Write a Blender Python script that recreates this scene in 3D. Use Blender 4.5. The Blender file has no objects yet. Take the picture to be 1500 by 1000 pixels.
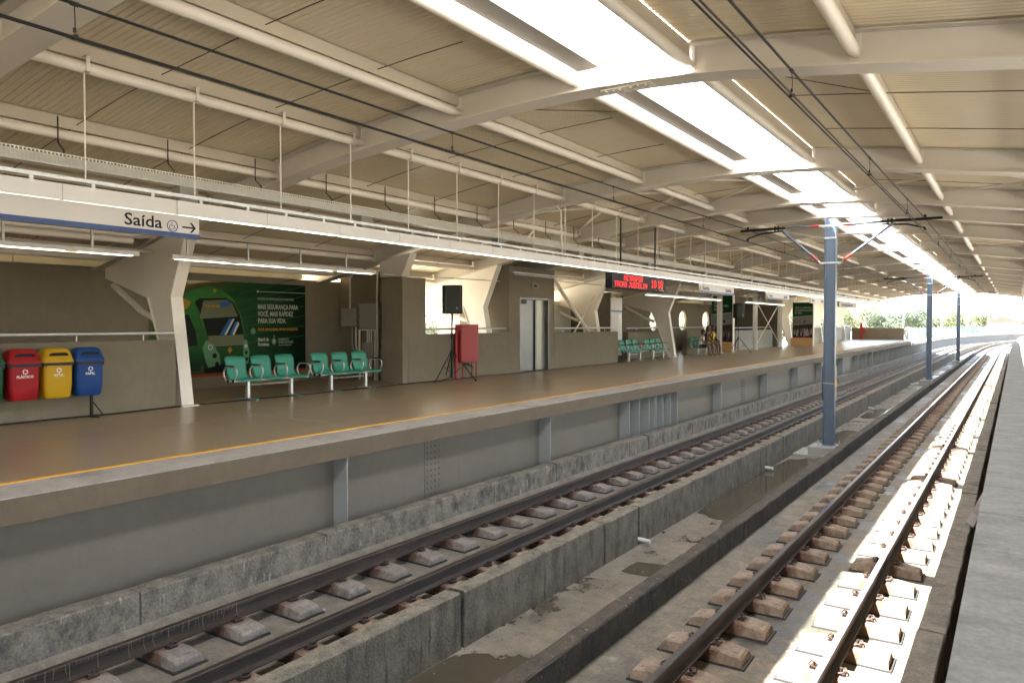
import bpy, bmesh, math, random
from mathutils import Vector, Matrix
R = math.radians
random.seed(7)
scn = bpy.context.scene
COL = scn.collection

# ------------------------------------------------------------------ camera
CAMZ = 1.52
cd = bpy.data.cameras.new('camera'); cam = bpy.data.objects.new('camera', cd); COL.objects.link(cam)
cd.sensor_width = 36; cd.lens = 36 * 1090 / 1500; cd.clip_start = 0.05; cd.clip_end = 3000
cam.location = (0, 0, CAMZ); cam.rotation_euler = (R(90 - 1.419), 0, R(34.09))
scn.camera = cam

# ------------------------------------------------------------------ sky, sun, exposure
w = bpy.data.worlds.new('World'); scn.world = w; w.use_nodes = True
nt = w.node_tree; bg = nt.nodes['Background']
sky = nt.nodes.new('ShaderNodeTexSky'); sky.sky_type = 'NISHITA'; sky.sun_disc = False
SD = Vector((0.405, 0.30, -1.0)).normalized()
sky.sun_elevation = math.asin(-SD.z); sky.sun_rotation = math.atan2(-SD.x, -SD.y)
sky.dust_density = 2.0; sky.air_density = 1.0
nt.links.new(sky.outputs[0], bg.inputs[0]); bg.inputs[1].default_value = 0.09
sl = bpy.data.lights.new('sun', 'SUN'); so = bpy.data.objects.new('sun', sl); COL.objects.link(so)
sl.energy = 5.0; sl.angle = R(0.5); sl.color = (1, .98, .95)
so.rotation_euler = SD.to_track_quat('-Z', 'Y').to_euler(); so.location = (-10, -10, 40)
scn.view_settings.view_transform = 'Standard'; scn.view_settings.look = 'None'
scn.view_settings.exposure = 4.34
scn.view_settings.use_white_balance = True; scn.view_settings.white_balance_temperature = 6700; scn.view_settings.white_balance_tint = 10; scn.view_settings.gamma = 1; scn.view_settings.use_curve_mapping = False
cy = scn.cycles
cy.max_bounces = 12; cy.diffuse_bounces = 7; cy.glossy_bounces = 4; cy.transparent_max_bounces = 12
cy.use_denoising = True; cy.sample_clamp_indirect = 6; cy.caustics_reflective = False; cy.caustics_refractive = False

# ------------------------------------------------------------------ materials
MATS = {}
def N(nt, t, **k):
    n = nt.nodes.new(t)
    for a, b in k.items():
        if a in n.inputs.keys() if isinstance(a, str) else False: n.inputs[a].default_value = b
        else: setattr(n, a, b)
    return n
def mat(name, col, rough=.6, metal=0, var=.12, scale=3.0, bump=0, bscale=40, emit=0, spec=.5, stretch=(1, 1, 1), col2=None, thr=None, sharp=.12,
        col3=None, scale3=1.0, stretch3=(1, 1, 1), thr3=.55, roughvar=0, coat=0, rough2=None, grain=0, gscale=45, perobj=False, rust=False):
    """procedural surface: base colour with soft variation, an optional second colour in patches (thr), an optional third (streaks)"""
    if name in MATS: return MATS[name]
    m = bpy.data.materials.new(name); m.use_nodes = True; t = m.node_tree; b = t.nodes['Principled BSDF']
    b.inputs['Roughness'].default_value = rough; b.inputs['Metallic'].default_value = metal
    b.inputs['Specular IOR Level'].default_value = spec
    if coat: b.inputs['Coat Weight'].default_value = coat
    tc = t.nodes.new('ShaderNodeTexCoord')
    src = tc.outputs['Object']
    if perobj:
        oi = t.nodes.new('ShaderNodeObjectInfo'); sc_ = t.nodes.new('ShaderNodeVectorMath'); sc_.operation = 'SCALE'; sc_.inputs[0].default_value = (37, 91, 53); t.links.new(oi.outputs['Random'], sc_.inputs['Scale'])
        ad = t.nodes.new('ShaderNodeVectorMath'); ad.operation = 'ADD'; t.links.new(src, ad.inputs[0]); t.links.new(sc_.outputs[0], ad.inputs[1]); src = ad.outputs[0]
    def mapped(s):
        mp = t.nodes.new('ShaderNodeMapping'); mp.inputs['Scale'].default_value = s; t.links.new(src, mp.inputs[0]); return mp.outputs[0]
    def noise(sc, vec, det=6, ro=.6):
        n = t.nodes.new('ShaderNodeTexNoise'); n.inputs['Scale'].default_value = sc; n.inputs['Detail'].default_value = det
        n.inputs['Roughness'].default_value = ro; t.links.new(vec, n.inputs['Vector']); return n.outputs['Fac']
    def mix(f, a, c):
        x = t.nodes.new('ShaderNodeMix'); x.data_type = 'RGBA'; t.links.new(f, x.inputs['Factor'])
        for i, v in ((6, a), (7, c)):
            if isinstance(v, (tuple, list)): x.inputs[i].default_value = (*v[:3], 1)
            else: t.links.new(v, x.inputs[i])
        return x.outputs[2]
    def ramp(f, a, c):
        r = t.nodes.new('ShaderNodeMapRange'); r.inputs['From Min'].default_value = a; r.inputs['From Max'].default_value = c
        t.links.new(f, r.inputs[0]); return r.outputs[0]
    v1 = mapped(stretch)
    f1 = ramp(noise(scale, v1), .25, .75)
    lo = tuple(c * (1 - var) for c in col); hi = tuple(min(1, c * (1 + var)) for c in col)
    out = mix(f1, lo, hi)
    if var > .02:
        fg = ramp(noise(scale * 22, v1, 3), .3, .7); out = mix(fg, out, tuple(c * (1 - var * .9) for c in col)) if var > .2 else out
    if col2:
        f2 = ramp(noise(scale * .6, mapped(tuple(s * 1.3 for s in stretch)), 9, .65), thr, thr + sharp); out = mix(f2, out, col2)
        if rough2 is not None:
            rr = t.nodes.new('ShaderNodeMapRange'); t.links.new(f2, rr.inputs[0]); rr.inputs['To Min'].default_value = rough; rr.inputs['To Max'].default_value = rough2
            t.links.new(rr.outputs[0], b.inputs['Roughness'])
    if col3:
        f3 = ramp(noise(scale3, mapped(stretch3), 7, .6), thr3, thr3 + .1); out = mix(f3, out, col3)
    if rust:
        sx_ = t.nodes.new('ShaderNodeSeparateXYZ'); t.links.new(tc.outputs['Object'], sx_.inputs[0]); ab = t.nodes.new('ShaderNodeMath'); ab.operation = 'ABSOLUTE'; t.links.new(sx_.outputs[0], ab.inputs[0])
        nr = noise(9, mapped((1, 1, 1)), 4); mm_ = t.nodes.new('ShaderNodeMath'); mm_.operation = 'MULTIPLY_ADD'; mm_.inputs[1].default_value = -.34; t.links.new(nr, mm_.inputs[0]); t.links.new(ab.outputs[0], mm_.inputs[2])
        rr_ = t.nodes.new('ShaderNodeMapRange'); rr_.inputs['From Min'].default_value = .03; rr_.inputs['From Max'].default_value = -.08; t.links.new(mm_.outputs[0], rr_.inputs[0]); out = mix(rr_.outputs[0], out, (.115, .06, .038))
    if grain:
        gv = noise(gscale, mapped((1, 1, .8)), 4, .7); g2 = noise(gscale * .13, mapped((1, 1, .7)), 5, .65)
        a_ = t.nodes.new('ShaderNodeMath'); a_.operation = 'ADD'; t.links.new(gv, a_.inputs[0]); t.links.new(g2, a_.inputs[1])
        gr = t.nodes.new('ShaderNodeMapRange'); gr.inputs['From Min'].default_value = .7; gr.inputs['From Max'].default_value = 1.3; gr.inputs['To Min'].default_value = 1 - grain; gr.inputs['To Max'].default_value = 1 + grain; t.links.new(a_.outputs[0], gr.inputs[0])
        vm = t.nodes.new('ShaderNodeVectorMath'); vm.operation = 'SCALE'; t.links.new(out, vm.inputs[0]); t.links.new(gr.outputs[0], vm.inputs['Scale']); out = vm.outputs[0]
    t.links.new(out, b.inputs['Base Color'])
    if roughvar:
        rr = t.nodes.new('ShaderNodeMapRange'); t.links.new(noise(scale * 1.7, v1, 8), rr.inputs[0]); rr.inputs['From Min'].default_value = .3; rr.inputs['From Max'].default_value = .7
        rr.inputs['To Min'].default_value = max(.02, rough - roughvar); rr.inputs['To Max'].default_value = rough + roughvar
        t.links.new(rr.outputs[0], b.inputs['Roughness'])
    if bump:
        bp = t.nodes.new('ShaderNodeBump'); bp.inputs['Strength'].default_value = bump; bp.inputs['Distance'].default_value = .02
        t.links.new(noise(bscale, mapped((1, 1, 1)), 8, .65), bp.inputs['Height']); t.links.new(bp.outputs[0], b.inputs['Normal'])
    if emit:
        b.inputs['Emission Color'].default_value = (*col, 1); b.inputs['Emission Strength'].default_value = emit
    MATS[name] = m; return m

M_white = mat('white_paint', (.68, .645, .585), .42, var=.05, scale=1.5)
M_beam = mat('beam_paint', (.56, .52, .46), .5, var=.07, scale=1.2, col2=(.51, .47, .41), thr=.6)
M_tube = mat('tube_paint', (.68, .635, .57), .38, var=.06, scale=2)
M_zp = mat('purlin_plate_paint', (.47, .42, .34), .5, var=.06)
M_deck = mat('roof_sheet', (.60, .525, .39), .27, var=.05, scale=.8, spec=.45)
M_wall = mat('wall_render', (.18, .157, .113), .85, grain=.1, var=.08, scale=1.1, bump=.35, bscale=90)
M_floor = mat('platform_floor', (.30, .225, .145), .30, var=.05, scale=.7, bump=.04, bscale=5, spec=.5, grain=.08, gscale=12, col2=(.255, .192, .125), thr=.5, sharp=.3)
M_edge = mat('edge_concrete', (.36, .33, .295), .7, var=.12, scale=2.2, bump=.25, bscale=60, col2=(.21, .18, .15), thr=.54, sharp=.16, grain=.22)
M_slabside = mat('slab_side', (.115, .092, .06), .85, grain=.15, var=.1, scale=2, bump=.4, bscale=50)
M_yellow = mat('yellow_line_paint', (.72, .36, .035), .6, var=.12, scale=5)
M_girder = mat('girder_paint', (.15, .132, .104), .5, var=.08, scale=.9, stretch=(1, .7, 1.4), col2=(.125, .11, .085), thr=.52, sharp=.25, grain=.07, col3=(.125, .11, .088), scale3=3, stretch3=(1, 2.5, .18), thr3=.62)
M_kerb = mat('kerb_concrete', (.158, .14, .11), .92, var=.2, scale=5, bump=.9, bscale=26, col2=(.085, .078, .065), thr=.50, sharp=.12, stretch=(1, 1, .8), col3=(.33, .31, .265), scale3=7, stretch3=(3, 3, .5), thr3=.62, grain=.6)
M_bed = mat('track_bed_concrete', (.165, .143, .11), .85, var=.18, scale=1.6, bump=.4, bscale=30, col2=(.10, .09, .07), thr=.56, sharp=.10, grain=.35)
M_bed2 = mat('right_bed_concrete', (.145, .122, .085), .8, var=.2, scale=1.1, bump=.45, bscale=25, col2=(.045, .043, .03), thr=.48, sharp=.13, rough2=.4, col3=(.21, .185, .14), scale3=3.2, thr3=.60, grain=.45, gscale=30)
M_chwall = mat('channel_wall_concrete', (.135, .112, .075), .9, var=.2, scale=3, bump=.8, bscale=30, stretch=(1.2, 1.2, .55), col2=(.066, .056, .038), thr=.54, sharp=.16, col3=(.052, .045, .032), scale3=9, stretch3=(1.3, 1.3, .10), thr3=.60, grain=.52)
M_chtop = mat('wall_top_concrete', (.21, .178, .125), .95, var=.25, scale=9, bump=.9, bscale=40, col2=(.11, .095, .066), thr=.50, sharp=.12, grain=.45)
M_dark = mat('mossy_concrete', (.072, .055, .035), .92, var=.3, scale=4, bump=.8, bscale=30, stretch=(1, 1, .5), col2=(.035, .03, .022), thr=.50, sharp=.12, col3=(.17, .145, .105), scale3=16, thr3=.62, grain=.5)
M_chfloor = mat('channel_floor_concrete', (.18, .153, .11), .8, var=.2, scale=1.5, bump=.3, bscale=22, col2=(.075, .062, .04), thr=.53, sharp=.05, rough2=.16, col3=(.13, .112, .082), scale3=5, thr3=.6, grain=.35)
M_water = mat('puddle_water', (.075, .06, .038), .09, var=.15, scale=2, spec=.6, bump=.03, bscale=6)
M_block = mat('sleeper_concrete', (.215, .165, .122), .9, var=.2, scale=4, bump=.35, bscale=50, col2=(.15, .105, .08), thr=.56, sharp=.2, grain=.4, perobj=True, rust=True)
M_blockL = mat('pale_sleeper_concrete', (.20, .17, .14), .9, var=.2, scale=4, bump=.4, bscale=50, col2=(.18, .155, .13), thr=.56, sharp=.2, grain=.4, perobj=True, rust=True)
M_blockO = mat('ochre_sleeper_concrete', (.29, .215, .145), .9, var=.18, scale=4, bump=.35, bscale=50, col2=(.24, .18, .12), thr=.58, sharp=.2, grain=.4, perobj=True, rust=True)
M_rubber = mat('black_rubber', (.02, .02, .02), .7)
M_rust = mat('rusty_steel', (.040, .027, .019), .6, metal=.1, var=.3, scale=8, bump=.3, bscale=60, stretch=(1, .25, 1), col2=(.062, .040, .027), thr=.55)
M_railtop = mat('polished_rail', (.42, .43, .48), .2, metal=1.0, var=.08, scale=3, stretch=(1, .1, 1))
M_railtopd = mat('dull_rail_head', (.055, .038, .03), .6, metal=.6, var=.2, scale=5, stretch=(1, .2, 1))
M_mast = mat('mast_paint', (.10, .135, .175), .42, var=.07, scale=3, metal=.1)
M_galv = mat('galvanised_steel', (.48, .50, .49), .42, metal=.55, var=.15, scale=12)
M_dkgrey = mat('dark_wire', (.011, .011, .0105), .6, spec=.25)
M_red = mat('red_paint', (.30, .010, .012), .5, var=.08)
M_insul = mat('red_insulator', (.33, .03, .02), .3)
M_black = mat('black_plastic', (.009, .0095, .010), .6, var=.2, spec=.2)
M_blackmetal = mat('black_metal', (.010, .010, .010), .5, spec=.3)
M_grille = mat('speaker_grille', (.02, .022, .022), .6, bump=.4, bscale=300)
M_greenseat = mat('green_seat_plastic', (.028, .24, .17), .5, var=.06, scale=4)
M_alu = mat('silver_metal', (.55, .56, .56), .38, metal=.7, var=.05)
M_panelgrey = mat('grey_box_paint', (.24, .235, .215), .5, var=.05)
M_steel = mat('brushed_steel', (.13, .135, .135), .36, metal=1.0, var=.06, scale=2, stretch=(1, 1, .15))
M_cream = mat('cream_concrete', (.66, .60, .42), .75, var=.1, scale=2, bump=.2)
M_creamwall = mat('cream_wall', (.50, .495, .43), .8, var=.06, bump=.15)
M_palewall = mat('pale_wall', (.33, .335, .30), .85, var=.07, scale=1.2, bump=.3, bscale=80)
M_lamp = mat('lit_diffuser', (1, .97, .88), .5, emit=.45, var=0)
M_lampoff = mat('white_housing', (.56, .55, .525), .35, var=.03)
M_signw = mat('sign_face', (.43, .41, .38), .45, var=.03)
M_blue = mat('blue_band', (.003, .03, .125), .45, var=.03)
M_ink = mat('black_ink', (.008, .008, .010), .7, var=0, spec=.1)
M_navy = mat('navy_ink', (.02, .05, .16), .6, var=0)
M_led = mat('red_led', (1.0, .006, .012), .5, emit=.11, var=0)
M_conduit = mat('white_conduit', (.60, .58, .54), .45, var=.05)
M_wood = mat('plywood', (.52, .32, .13), .6, var=.18, scale=3, stretch=(.4, .4, 6))
M_plate = mat('grey_plate', (.22, .198, .165), .6, var=.05)
M_skin = mat('skin', (.11, .052, .032), .5, var=.08)
M_hair = mat('hair', (.008, .007, .006), .7)
M_grass = mat('town_ground', (.34, .30, .22), .95, var=.15, scale=.05, col2=(.14, .15, .08), thr=.56)

def translucent(name, tint, tr):
    m = bpy.data.materials.new(name); m.use_nodes = True; t = m.node_tree; t.nodes.clear()
    o = t.nodes.new('ShaderNodeOutputMaterial'); a = t.nodes.new('ShaderNodeBsdfTransparent'); b = t.nodes.new('ShaderNodeBsdfTranslucent')
    d = t.nodes.new('ShaderNodeBsdfDiffuse'); x = t.nodes.new('ShaderNodeMixShader'); y = t.nodes.new('ShaderNodeMixShader')
    n = t.nodes.new('ShaderNodeTexNoise'); n.inputs['Scale'].default_value = 3; r = t.nodes.new('ShaderNodeMapRange')
    r.inputs['To Min'].default_value = tr - .06; r.inputs['To Max'].default_value = tr + .06; t.links.new(n.outputs[0], r.inputs[0])
    for q in (b, d): q.inputs[0].default_value = (*tint, 1)
    x.inputs[0].default_value = .25; t.links.new(b.outputs[0], x.inputs[1]); t.links.new(d.outputs[0], x.inputs[2])
    t.links.new(r.outputs[0], y.inputs[0]); t.links.new(x.outputs[0], y.inputs[1]); t.links.new(a.outputs[0], y.inputs[2])
    t.links.new(y.outputs[0], o.inputs[0]); return m
M_glaze = translucent('skylight_sheet', (.95, .96, .97), .80)
M_screen = translucent('green_screen', (.04, .070, .057), .15)
M_glass = translucent('window_glass', (.85, .9, .88), .93)

# ------------------------------------------------------------------ mesh helpers
class MB:
    def __init__(s): s.v = []; s.f = []; s.m = []; s.cur = 0
    def quad(s, *p):
        i = len(s.v); s.v += [tuple(q) for q in p]; s.f.append(tuple(range(i, i + len(p)))); s.m.append(s.cur); return s
    def box(s, x0, x1, y0, y1, z0, z1):
        i = len(s.v)
        s.v += [(x0, y0, z0), (x1, y0, z0), (x1, y1, z0), (x0, y1, z0), (x0, y0, z1), (x1, y0, z1), (x1, y1, z1), (x0, y1, z1)]
        for f in ((0, 3, 2, 1), (4, 5, 6, 7), (0, 1, 5, 4), (1, 2, 6, 5), (2, 3, 7, 6), (3, 0, 4, 7)): s.f.append(tuple(i + k for k in f)); s.m.append(s.cur)
        return s
    def frust(s, b, t, z0, z1):   # b,t = (x0,x1,y0,y1)
        i = len(s.v)
        for (x0, x1, y0, y1), z in ((b, z0), (t, z1)): s.v += [(x0, y0, z), (x1, y0, z), (x1, y1, z), (x0, y1, z)]
        for f in ((0, 3, 2, 1), (4, 5, 6, 7), (0, 1, 5, 4), (1, 2, 6, 5), (2, 3, 7, 6), (3, 0, 4, 7)): s.f.append(tuple(i + k for k in f)); s.m.append(s.cur)
        return s
    def prism(s, poly, a, b, axis='y'):
        """poly: 2-D outline; extruded between a and b along axis"""
        def P(u, v, t): return {'y': (u, t, v), 'x': (t, u, v), 'z': (u, v, t)}[axis]
        n = len(poly); i = len(s.v)
        s.v += [P(u, v, a) for u, v in poly] + [P(u, v, b) for u, v in poly]
        s.f.append(tuple(range(i, i + n))); s.f.append(tuple(range(i + 2 * n - 1, i + n - 1, -1))); s.m += [s.cur] * 2
        for k in range(n):
            j = (k + 1) % n; s.f.append((i + k, i + n + k, i + n + j, i + j)); s.m.append(s.cur)
        return s
    def tube(s, pts, r, n=8, caps=True, closed=False):
        pts = [Vector(p) for p in pts]; rs = r if isinstance(r, (list, tuple)) else [r] * len(pts); i0 = len(s.v); L = len(pts)
        pn = None
        for k, p in enumerate(pts):
            if closed: d = (pts[(k + 1) % L] - pts[k - 1]).normalized()
            else: d = (pts[min(k + 1, L - 1)] - pts[max(k - 1, 0)]).normalized()
            if pn is None: a = Vector((0, 0, 1)) if abs(d.z) < .9 else Vector((1, 0, 0)); u = d.cross(a).normalized()
            else: u = (pn - d * pn.dot(d)).normalized()
            pn = u; q = d.cross(u)
            for j in range(n):
                an = 2 * math.pi * j / n; s.v.append(tuple(p + (u * math.cos(an) + q * math.sin(an)) * rs[k]))
        for k in range(L if closed else L - 1):
            for j in range(n):
                a = i0 + k * n + j; b = i0 + k * n + (j + 1) % n; k2 = (k + 1) % L
                s.f.append((a, i0 + k2 * n + j, i0 + k2 * n + (j + 1) % n, b)); s.m.append(s.cur)
        if caps and not closed:
            s.f.append(tuple(i0 + j for j in range(n))); s.f.append(tuple(i0 + (L - 1) * n + j for j in range(n - 1, -1, -1))); s.m += [s.cur] * 2
        return s
    def lathe(s, prof, c=(0, 0, 0), n=16):
        i0 = len(s.v)
        for r, z in prof:
            for j in range(n): a = 2 * math.pi * j / n; s.v.append((c[0] + r * math.cos(a), c[1] + r * math.sin(a), c[2] + z))
        for k in range(len(prof) - 1):
            for j in range(n):
                s.f.append((i0 + k * n + j, i0 + k * n + (j + 1) % n, i0 + (k + 1) * n + (j + 1) % n, i0 + (k + 1) * n + j)); s.m.append(s.cur)
        s.f.append(tuple(i0 + j for j in range(n - 1, -1, -1))); s.f.append(tuple(i0 + (len(prof) - 1) * n + j for j in range(n))); s.m += [s.cur] * 2
        return s
    def grid(s, P, nu, nv):   # P(i,j) -> point
        i0 = len(s.v)
        for i in range(nu + 1):
            for j in range(nv + 1): s.v.append(tuple(P(i, j)))
        for i in range(nu):
            for j in range(nv):
                a = i0 + i * (nv + 1) + j; s.f.append((a, a + 1, a + nv + 2, a + nv + 1)); s.m.append(s.cur)
        return s
    def mesh(s, name, mats, smooth=False):
        me = bpy.data.meshes.new(name); me.from_pydata(s.v, [], s.f)
        for q in (mats if isinstance(mats, (list, tuple)) else [mats]): me.materials.append(q)
        if any(s.m): me.polygons.foreach_set('material_index', s.m)
        bm = bmesh.new(); bm.from_mesh(me); bmesh.ops.recalc_face_normals(bm, faces=bm.faces); bm.to_mesh(me); bm.free()
        if smooth:
            me.polygons.foreach_set('use_smooth', [True] * len(me.polygons))
            try: me.set_sharp_from_angle(angle=R(38))
            except Exception: pass
        me.update(); return me
    def build(s, name, mats, parent=None, smooth=False, bevel=0, loc=None):
        o = bpy.data.objects.new(name, s.mesh(name, mats, smooth)); COL.objects.link(o)
        if parent is not None: o.parent = parent
        if loc is not None: o.location = loc
        if bevel:
            b = o.modifiers.new('b', 'BEVEL'); b.width = bevel; b.segments = 2; b.limit_method = 'ANGLE'; b.angle_limit = R(40)
        return o
def tag(o, label=None, cat=None, group=None, kind=None):
    for k, v in (('label', label), ('category', cat), ('group', group), ('kind', kind)):
        if v: o[k] = v
    return o
def empty(name, loc=(0, 0, 0), label=None, cat=None, group=None, kind=None, rz=0):
    o = bpy.data.objects.new(name, None); COL.objects.link(o); o.location = loc; o.rotation_euler = (0, 0, rz); o.empty_display_size = .1
    return tag(o, label, cat, group, kind)
def copy_tree(o, parent=None):
    c = o.copy(); COL.objects.link(c); c.parent = parent
    for ch in list(o.children): copy_tree(ch, c)
    return c
def inst(name, me, parent, loc=(0, 0, 0), rz=0, sc=None):
    o = bpy.data.objects.new(name, me); COL.objects.link(o); o.parent = parent; o.location = loc; o.rotation_euler = (0, 0, rz)
    if sc: o.scale = sc
    return o
FONT_CACHE = {}
def text_mesh(s, size, bold=0.0, ext=.001, sx=1.0, space=1.0):
    c = bpy.data.curves.new('t', 'FONT'); c.body = s; c.size = size; c.extrude = ext; c.offset = bold; c.resolution_u = 3; c.space_character = space
    o = bpy.data.objects.new('t', c); COL.objects.link(o)
    me = bpy.data.meshes.new_from_object(o); bpy.data.objects.remove(o); bpy.data.curves.remove(c)
    if sx != 1: me.transform(Matrix.Diagonal((sx, 1, 1, 1)))
    return me
def lettering(s, size, loc, m, parent, face='x', bold=0.0, sx=1.0, name='lettering', space=1.0, fit=None):
    """face 'x': reads along +Y on a surface that faces +X;  face '-y': reads along +X on a surface that faces -Y"""
    me = text_mesh(s, size, bold, sx=sx, space=space)
    if fit and len(me.vertices):
        wd = max(v.co.x for v in me.vertices) - min(v.co.x for v in me.vertices); me.transform(Matrix.Diagonal((fit / wd, 1, 1, 1)))
    me.materials.clear(); me.materials.append(m)
    o = bpy.data.objects.new(name, me); COL.objects.link(o); o.parent = parent; o.location = loc
    o.rotation_euler = (R(90), 0, R(90)) if face == 'x' else (R(90), 0, 0)
    return o
def lerp(a, b, t): return a + (b - a) * t
def prof(pts):
    def f(x):
        if x <= pts[0][0]: return pts[0][1]
        for (a, b), (c, d) in zip(pts, pts[1:]):
            if x <= c: return lerp(b, d, (x - a) / (c - a))
        return pts[-1][1]
    return f
def spline(pts):
    # Catmull-Rom through the points
    def f(x):
        n = len(pts)
        if x <= pts[0][0]: return pts[0][1]
        if x >= pts[-1][0]: return pts[-1][1]
        for i in range(n - 1):
            if x <= pts[i + 1][0]: break
        x0, y0 = pts[i]; x1, y1 = pts[i + 1]
        m0 = (y1 - pts[max(i - 1, 0)][1]) / (x1 - pts[max(i - 1, 0)][0]); m1 = (pts[min(i + 2, n - 1)][1] - y0) / (pts[min(i + 2, n - 1)][0] - x0)
        h = x1 - x0; t = (x - x0) / h
        return (2*t**3 - 3*t**2 + 1) * y0 + (t**3 - 2*t**2 + t) * h * m0 + (-2*t**3 + 3*t**2) * y1 + (t**3 - t**2) * h * m1
    return f
def cx(y):   # sideways run of the tracks where they curve away past the station
    u = max(0., y - 72); return u ** 3 / 72000.
def cxs(y):
    u = max(0., y - 72); return math.atan(3 * u * u / 72000.)

# ================================================================== SETTING
# distant ground
g = MB().quad((-900, -300, -7), (900, -300, -7), (900, 1500, -7), (-900, 1500, -7)).build('ground', M_grass); tag(g, kind='structure')

# ---- platforms
YA, YB = -44.0, 77.0  # station carried far behind the camera to shut out light from that end
BEAMS = [-43, -37, -31, -25, -19, -13, -8, -2.2, 3.2, 7.95, 13.86, 18.06, 20.85, 25.0, 31.55, 38.6, 43.4, 48.1, 52.8, 57.6, 62.4, 67.2, 72, 76.9]
pl = empty('platform_floor', kind='structure')
ys = [YA, -30, -19, -8.4, -3.0, 2.4, 7.83, 13.2, 18.6, 24, 29.4, 34.8, 40.2, 45.6, 51, 56.4, 61.8, 67.2, 72.3, YB]
for a, b in zip(ys, ys[1:]):
    for x0, x1 in ((-16.2, -13.0), (-13.0, -10.35), (-10.35, -7.93)):
        MB().box(x0 + .006, x1 - .006, a + .006, b - .006, -.2, 0).build('floor_slab', M_floor, pl)
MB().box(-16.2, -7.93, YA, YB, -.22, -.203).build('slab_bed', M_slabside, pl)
ed = empty('platform_edge', kind='structure')
yy = YA
while yy < 70.5:
    n = min(yy + 3.6, 70.5); m = MB(); k = 12
    # slightly chipped front arris
    for i in range(k):
        a = yy + (n - yy) * i / k; b = yy + (n - yy) * (i + 1) / k; c = .004 * random.random()
        m.box(-7.87, -7.235 - c, a + (.004 if i == 0 else 0), b, -.012, .0 - .002 * random.random())
    m.build('edge_slab', M_edge, ed); yy = n
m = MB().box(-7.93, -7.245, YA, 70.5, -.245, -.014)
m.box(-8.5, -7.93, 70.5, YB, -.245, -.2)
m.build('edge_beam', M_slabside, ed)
yl = MB(); a = YA
while a < 70: yl.box(-7.95, -7.875, a, a + 3.595, -.05, .006); a += 3.6
tag(yl.build('yellow_line', M_yellow), kind='structure')

rp = empty('right_platform_floor', kind='structure')
yy = -45
while yy < 66:
    MB().box(-.225, .25, yy + .004, yy + 5.2, -.22, 0).build('edge_slab', mat('grey_edge_concrete', (.20, .19, .168), .75, var=.12, scale=1.8, bump=.35, bscale=30, col2=(.135, .122, .10), thr=.54, sharp=.14, stretch=(.8, 2.5, 1), grain=.3, gscale=22), rp)
    MB().box(.255, 14.0, yy + .004, yy + 5.2, -.22, 0).build('floor_slab', mat('pale_floor', (.46, .44, .39), .2, var=.08, scale=1, spec=.8), rp)  # floor widened out of view and kept pale to bounce sun upward
    yy += 5.204
MB().box(.35, 14, -45, 66, -1.7, -.22).build('platform_wall', M_slabside, rp)

# ---- girder under the left platform edge, with stiffeners and bolted splices
gd = empty('platform_girder', (0, 0, 0), 'grey painted steel girder running under the far platform edge', 'girder')
MB().box(-7.58, -7.56, YA, 75, -1.6, -.246).build('girder_web', M_girder, gd)
MB().box(-7.57, -7.35, YA, 75, -1.62, -1.59).build('girder_flange', M_girder, gd)
st = MB().box(-7.559, -7.30, -.008, .008, -1.58, -.247).mesh('stiffener', mat('lit_stiffener', (.30, .31, .295), .45, var=.08))  # paler than the girder: light on these faces is put into the colour
for y in [-8, -3, 1.6, 6.9, 12.1, 15.6, 16.15, 16.7, 17.05, 17.15, 17.55, 18.05, 18.5, 22, 27, 31.5, 36, 41, 45.5, 48, 50.5, 53, 55.5, 58, 60.5, 63, 65, 67, 69, 71, 73]:
    inst('stiffener', st, gd, (0, y, 0))
bolt = MB()
bm_ = MB().lathe([(.016, 0), (.016, .012), (.010, .016)], n=6)
bme = bm_.mesh('bolt', M_girder)
for yc in (8.95, 25, 41, 56):
    MB().box(-7.559, -7.552, yc - .2, yc + .2, -1.5, -.26).build('splice_plate', M_girder, gd)
    for i in range(4):
        for j in range(13):
            o = inst('bolt', bme, gd, (-7.552, yc - .14 + i * .093, -1.42 + j * .092)); o.rotation_euler = (0, R(90), 0)

# ---- kerb along the left track
def seg_strip(parent, name, joints, x0, x1, z0, z1, material, jit=.012, gap=.03, topmat=None, curve=False, step=.25):
    for a, b in zip(joints, joints[1:]):
        g2 = gap * random.uniform(.4, 1.2); a2 = a + g2 / 2; b2 = b - g2 / 2; n = max(2, int((b - a) / step))
        dz = random.uniform(-jit, jit) * .8; dx = random.uniform(-jit, jit) * .6; m = MB(); rows = []
        for i in range(n + 1):
            y = lerp(a2, b2, i / n); o = cx(y) if curve else 0; r = lambda s=1: random.uniform(-jit, jit) * s * .6
            e = .012
            rows.append([(x0 + o + dx, y, z0), (x0 + o + dx + r(.5), y, z1 - e + dz + r(.5)), (x0 + o + e + dx + r(.3), y, z1 + dz + r()),
                         (x1 + o - e + dx + r(.3), y, z1 + dz + r()), (x1 + o + dx + r(.6), y, z1 - e - abs(r(1.2)) + dz), (x1 + o + dx, y, z0)])
        for i in range(n):
            for k in range(5):
                m.cur = 1 if (topmat and k in (1, 2, 3)) else 0
                m.quad(rows[i][k], rows[i][k + 1], rows[i + 1][k + 1], rows[i + 1][k])
        m.cur = 0; m.quad(*rows[0]); m.quad(*rows[-1])
        m.build(name, [material, topmat] if topmat else material, parent)
def joints(a, b, lo, hi, fixed=()):
    L = [a]
    while L[-1] < b - hi: L.append(L[-1] + random.uniform(lo, hi))
    L.append(b)
    L = [x for x in L if all(abs(x - f) > lo * .5 for f in fixed)] + list(fixed)
    return sorted(L)
kb = empty('track_kerb', kind='structure')
seg_strip(kb, 'kerb_block', joints(YA, 78, 1.4, 3.2, (9.4, 11.3, 15.3, 18.0, 21.6)), -6.93, -6.70, -1.42, -.975, M_kerb, .012, .02)
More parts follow.
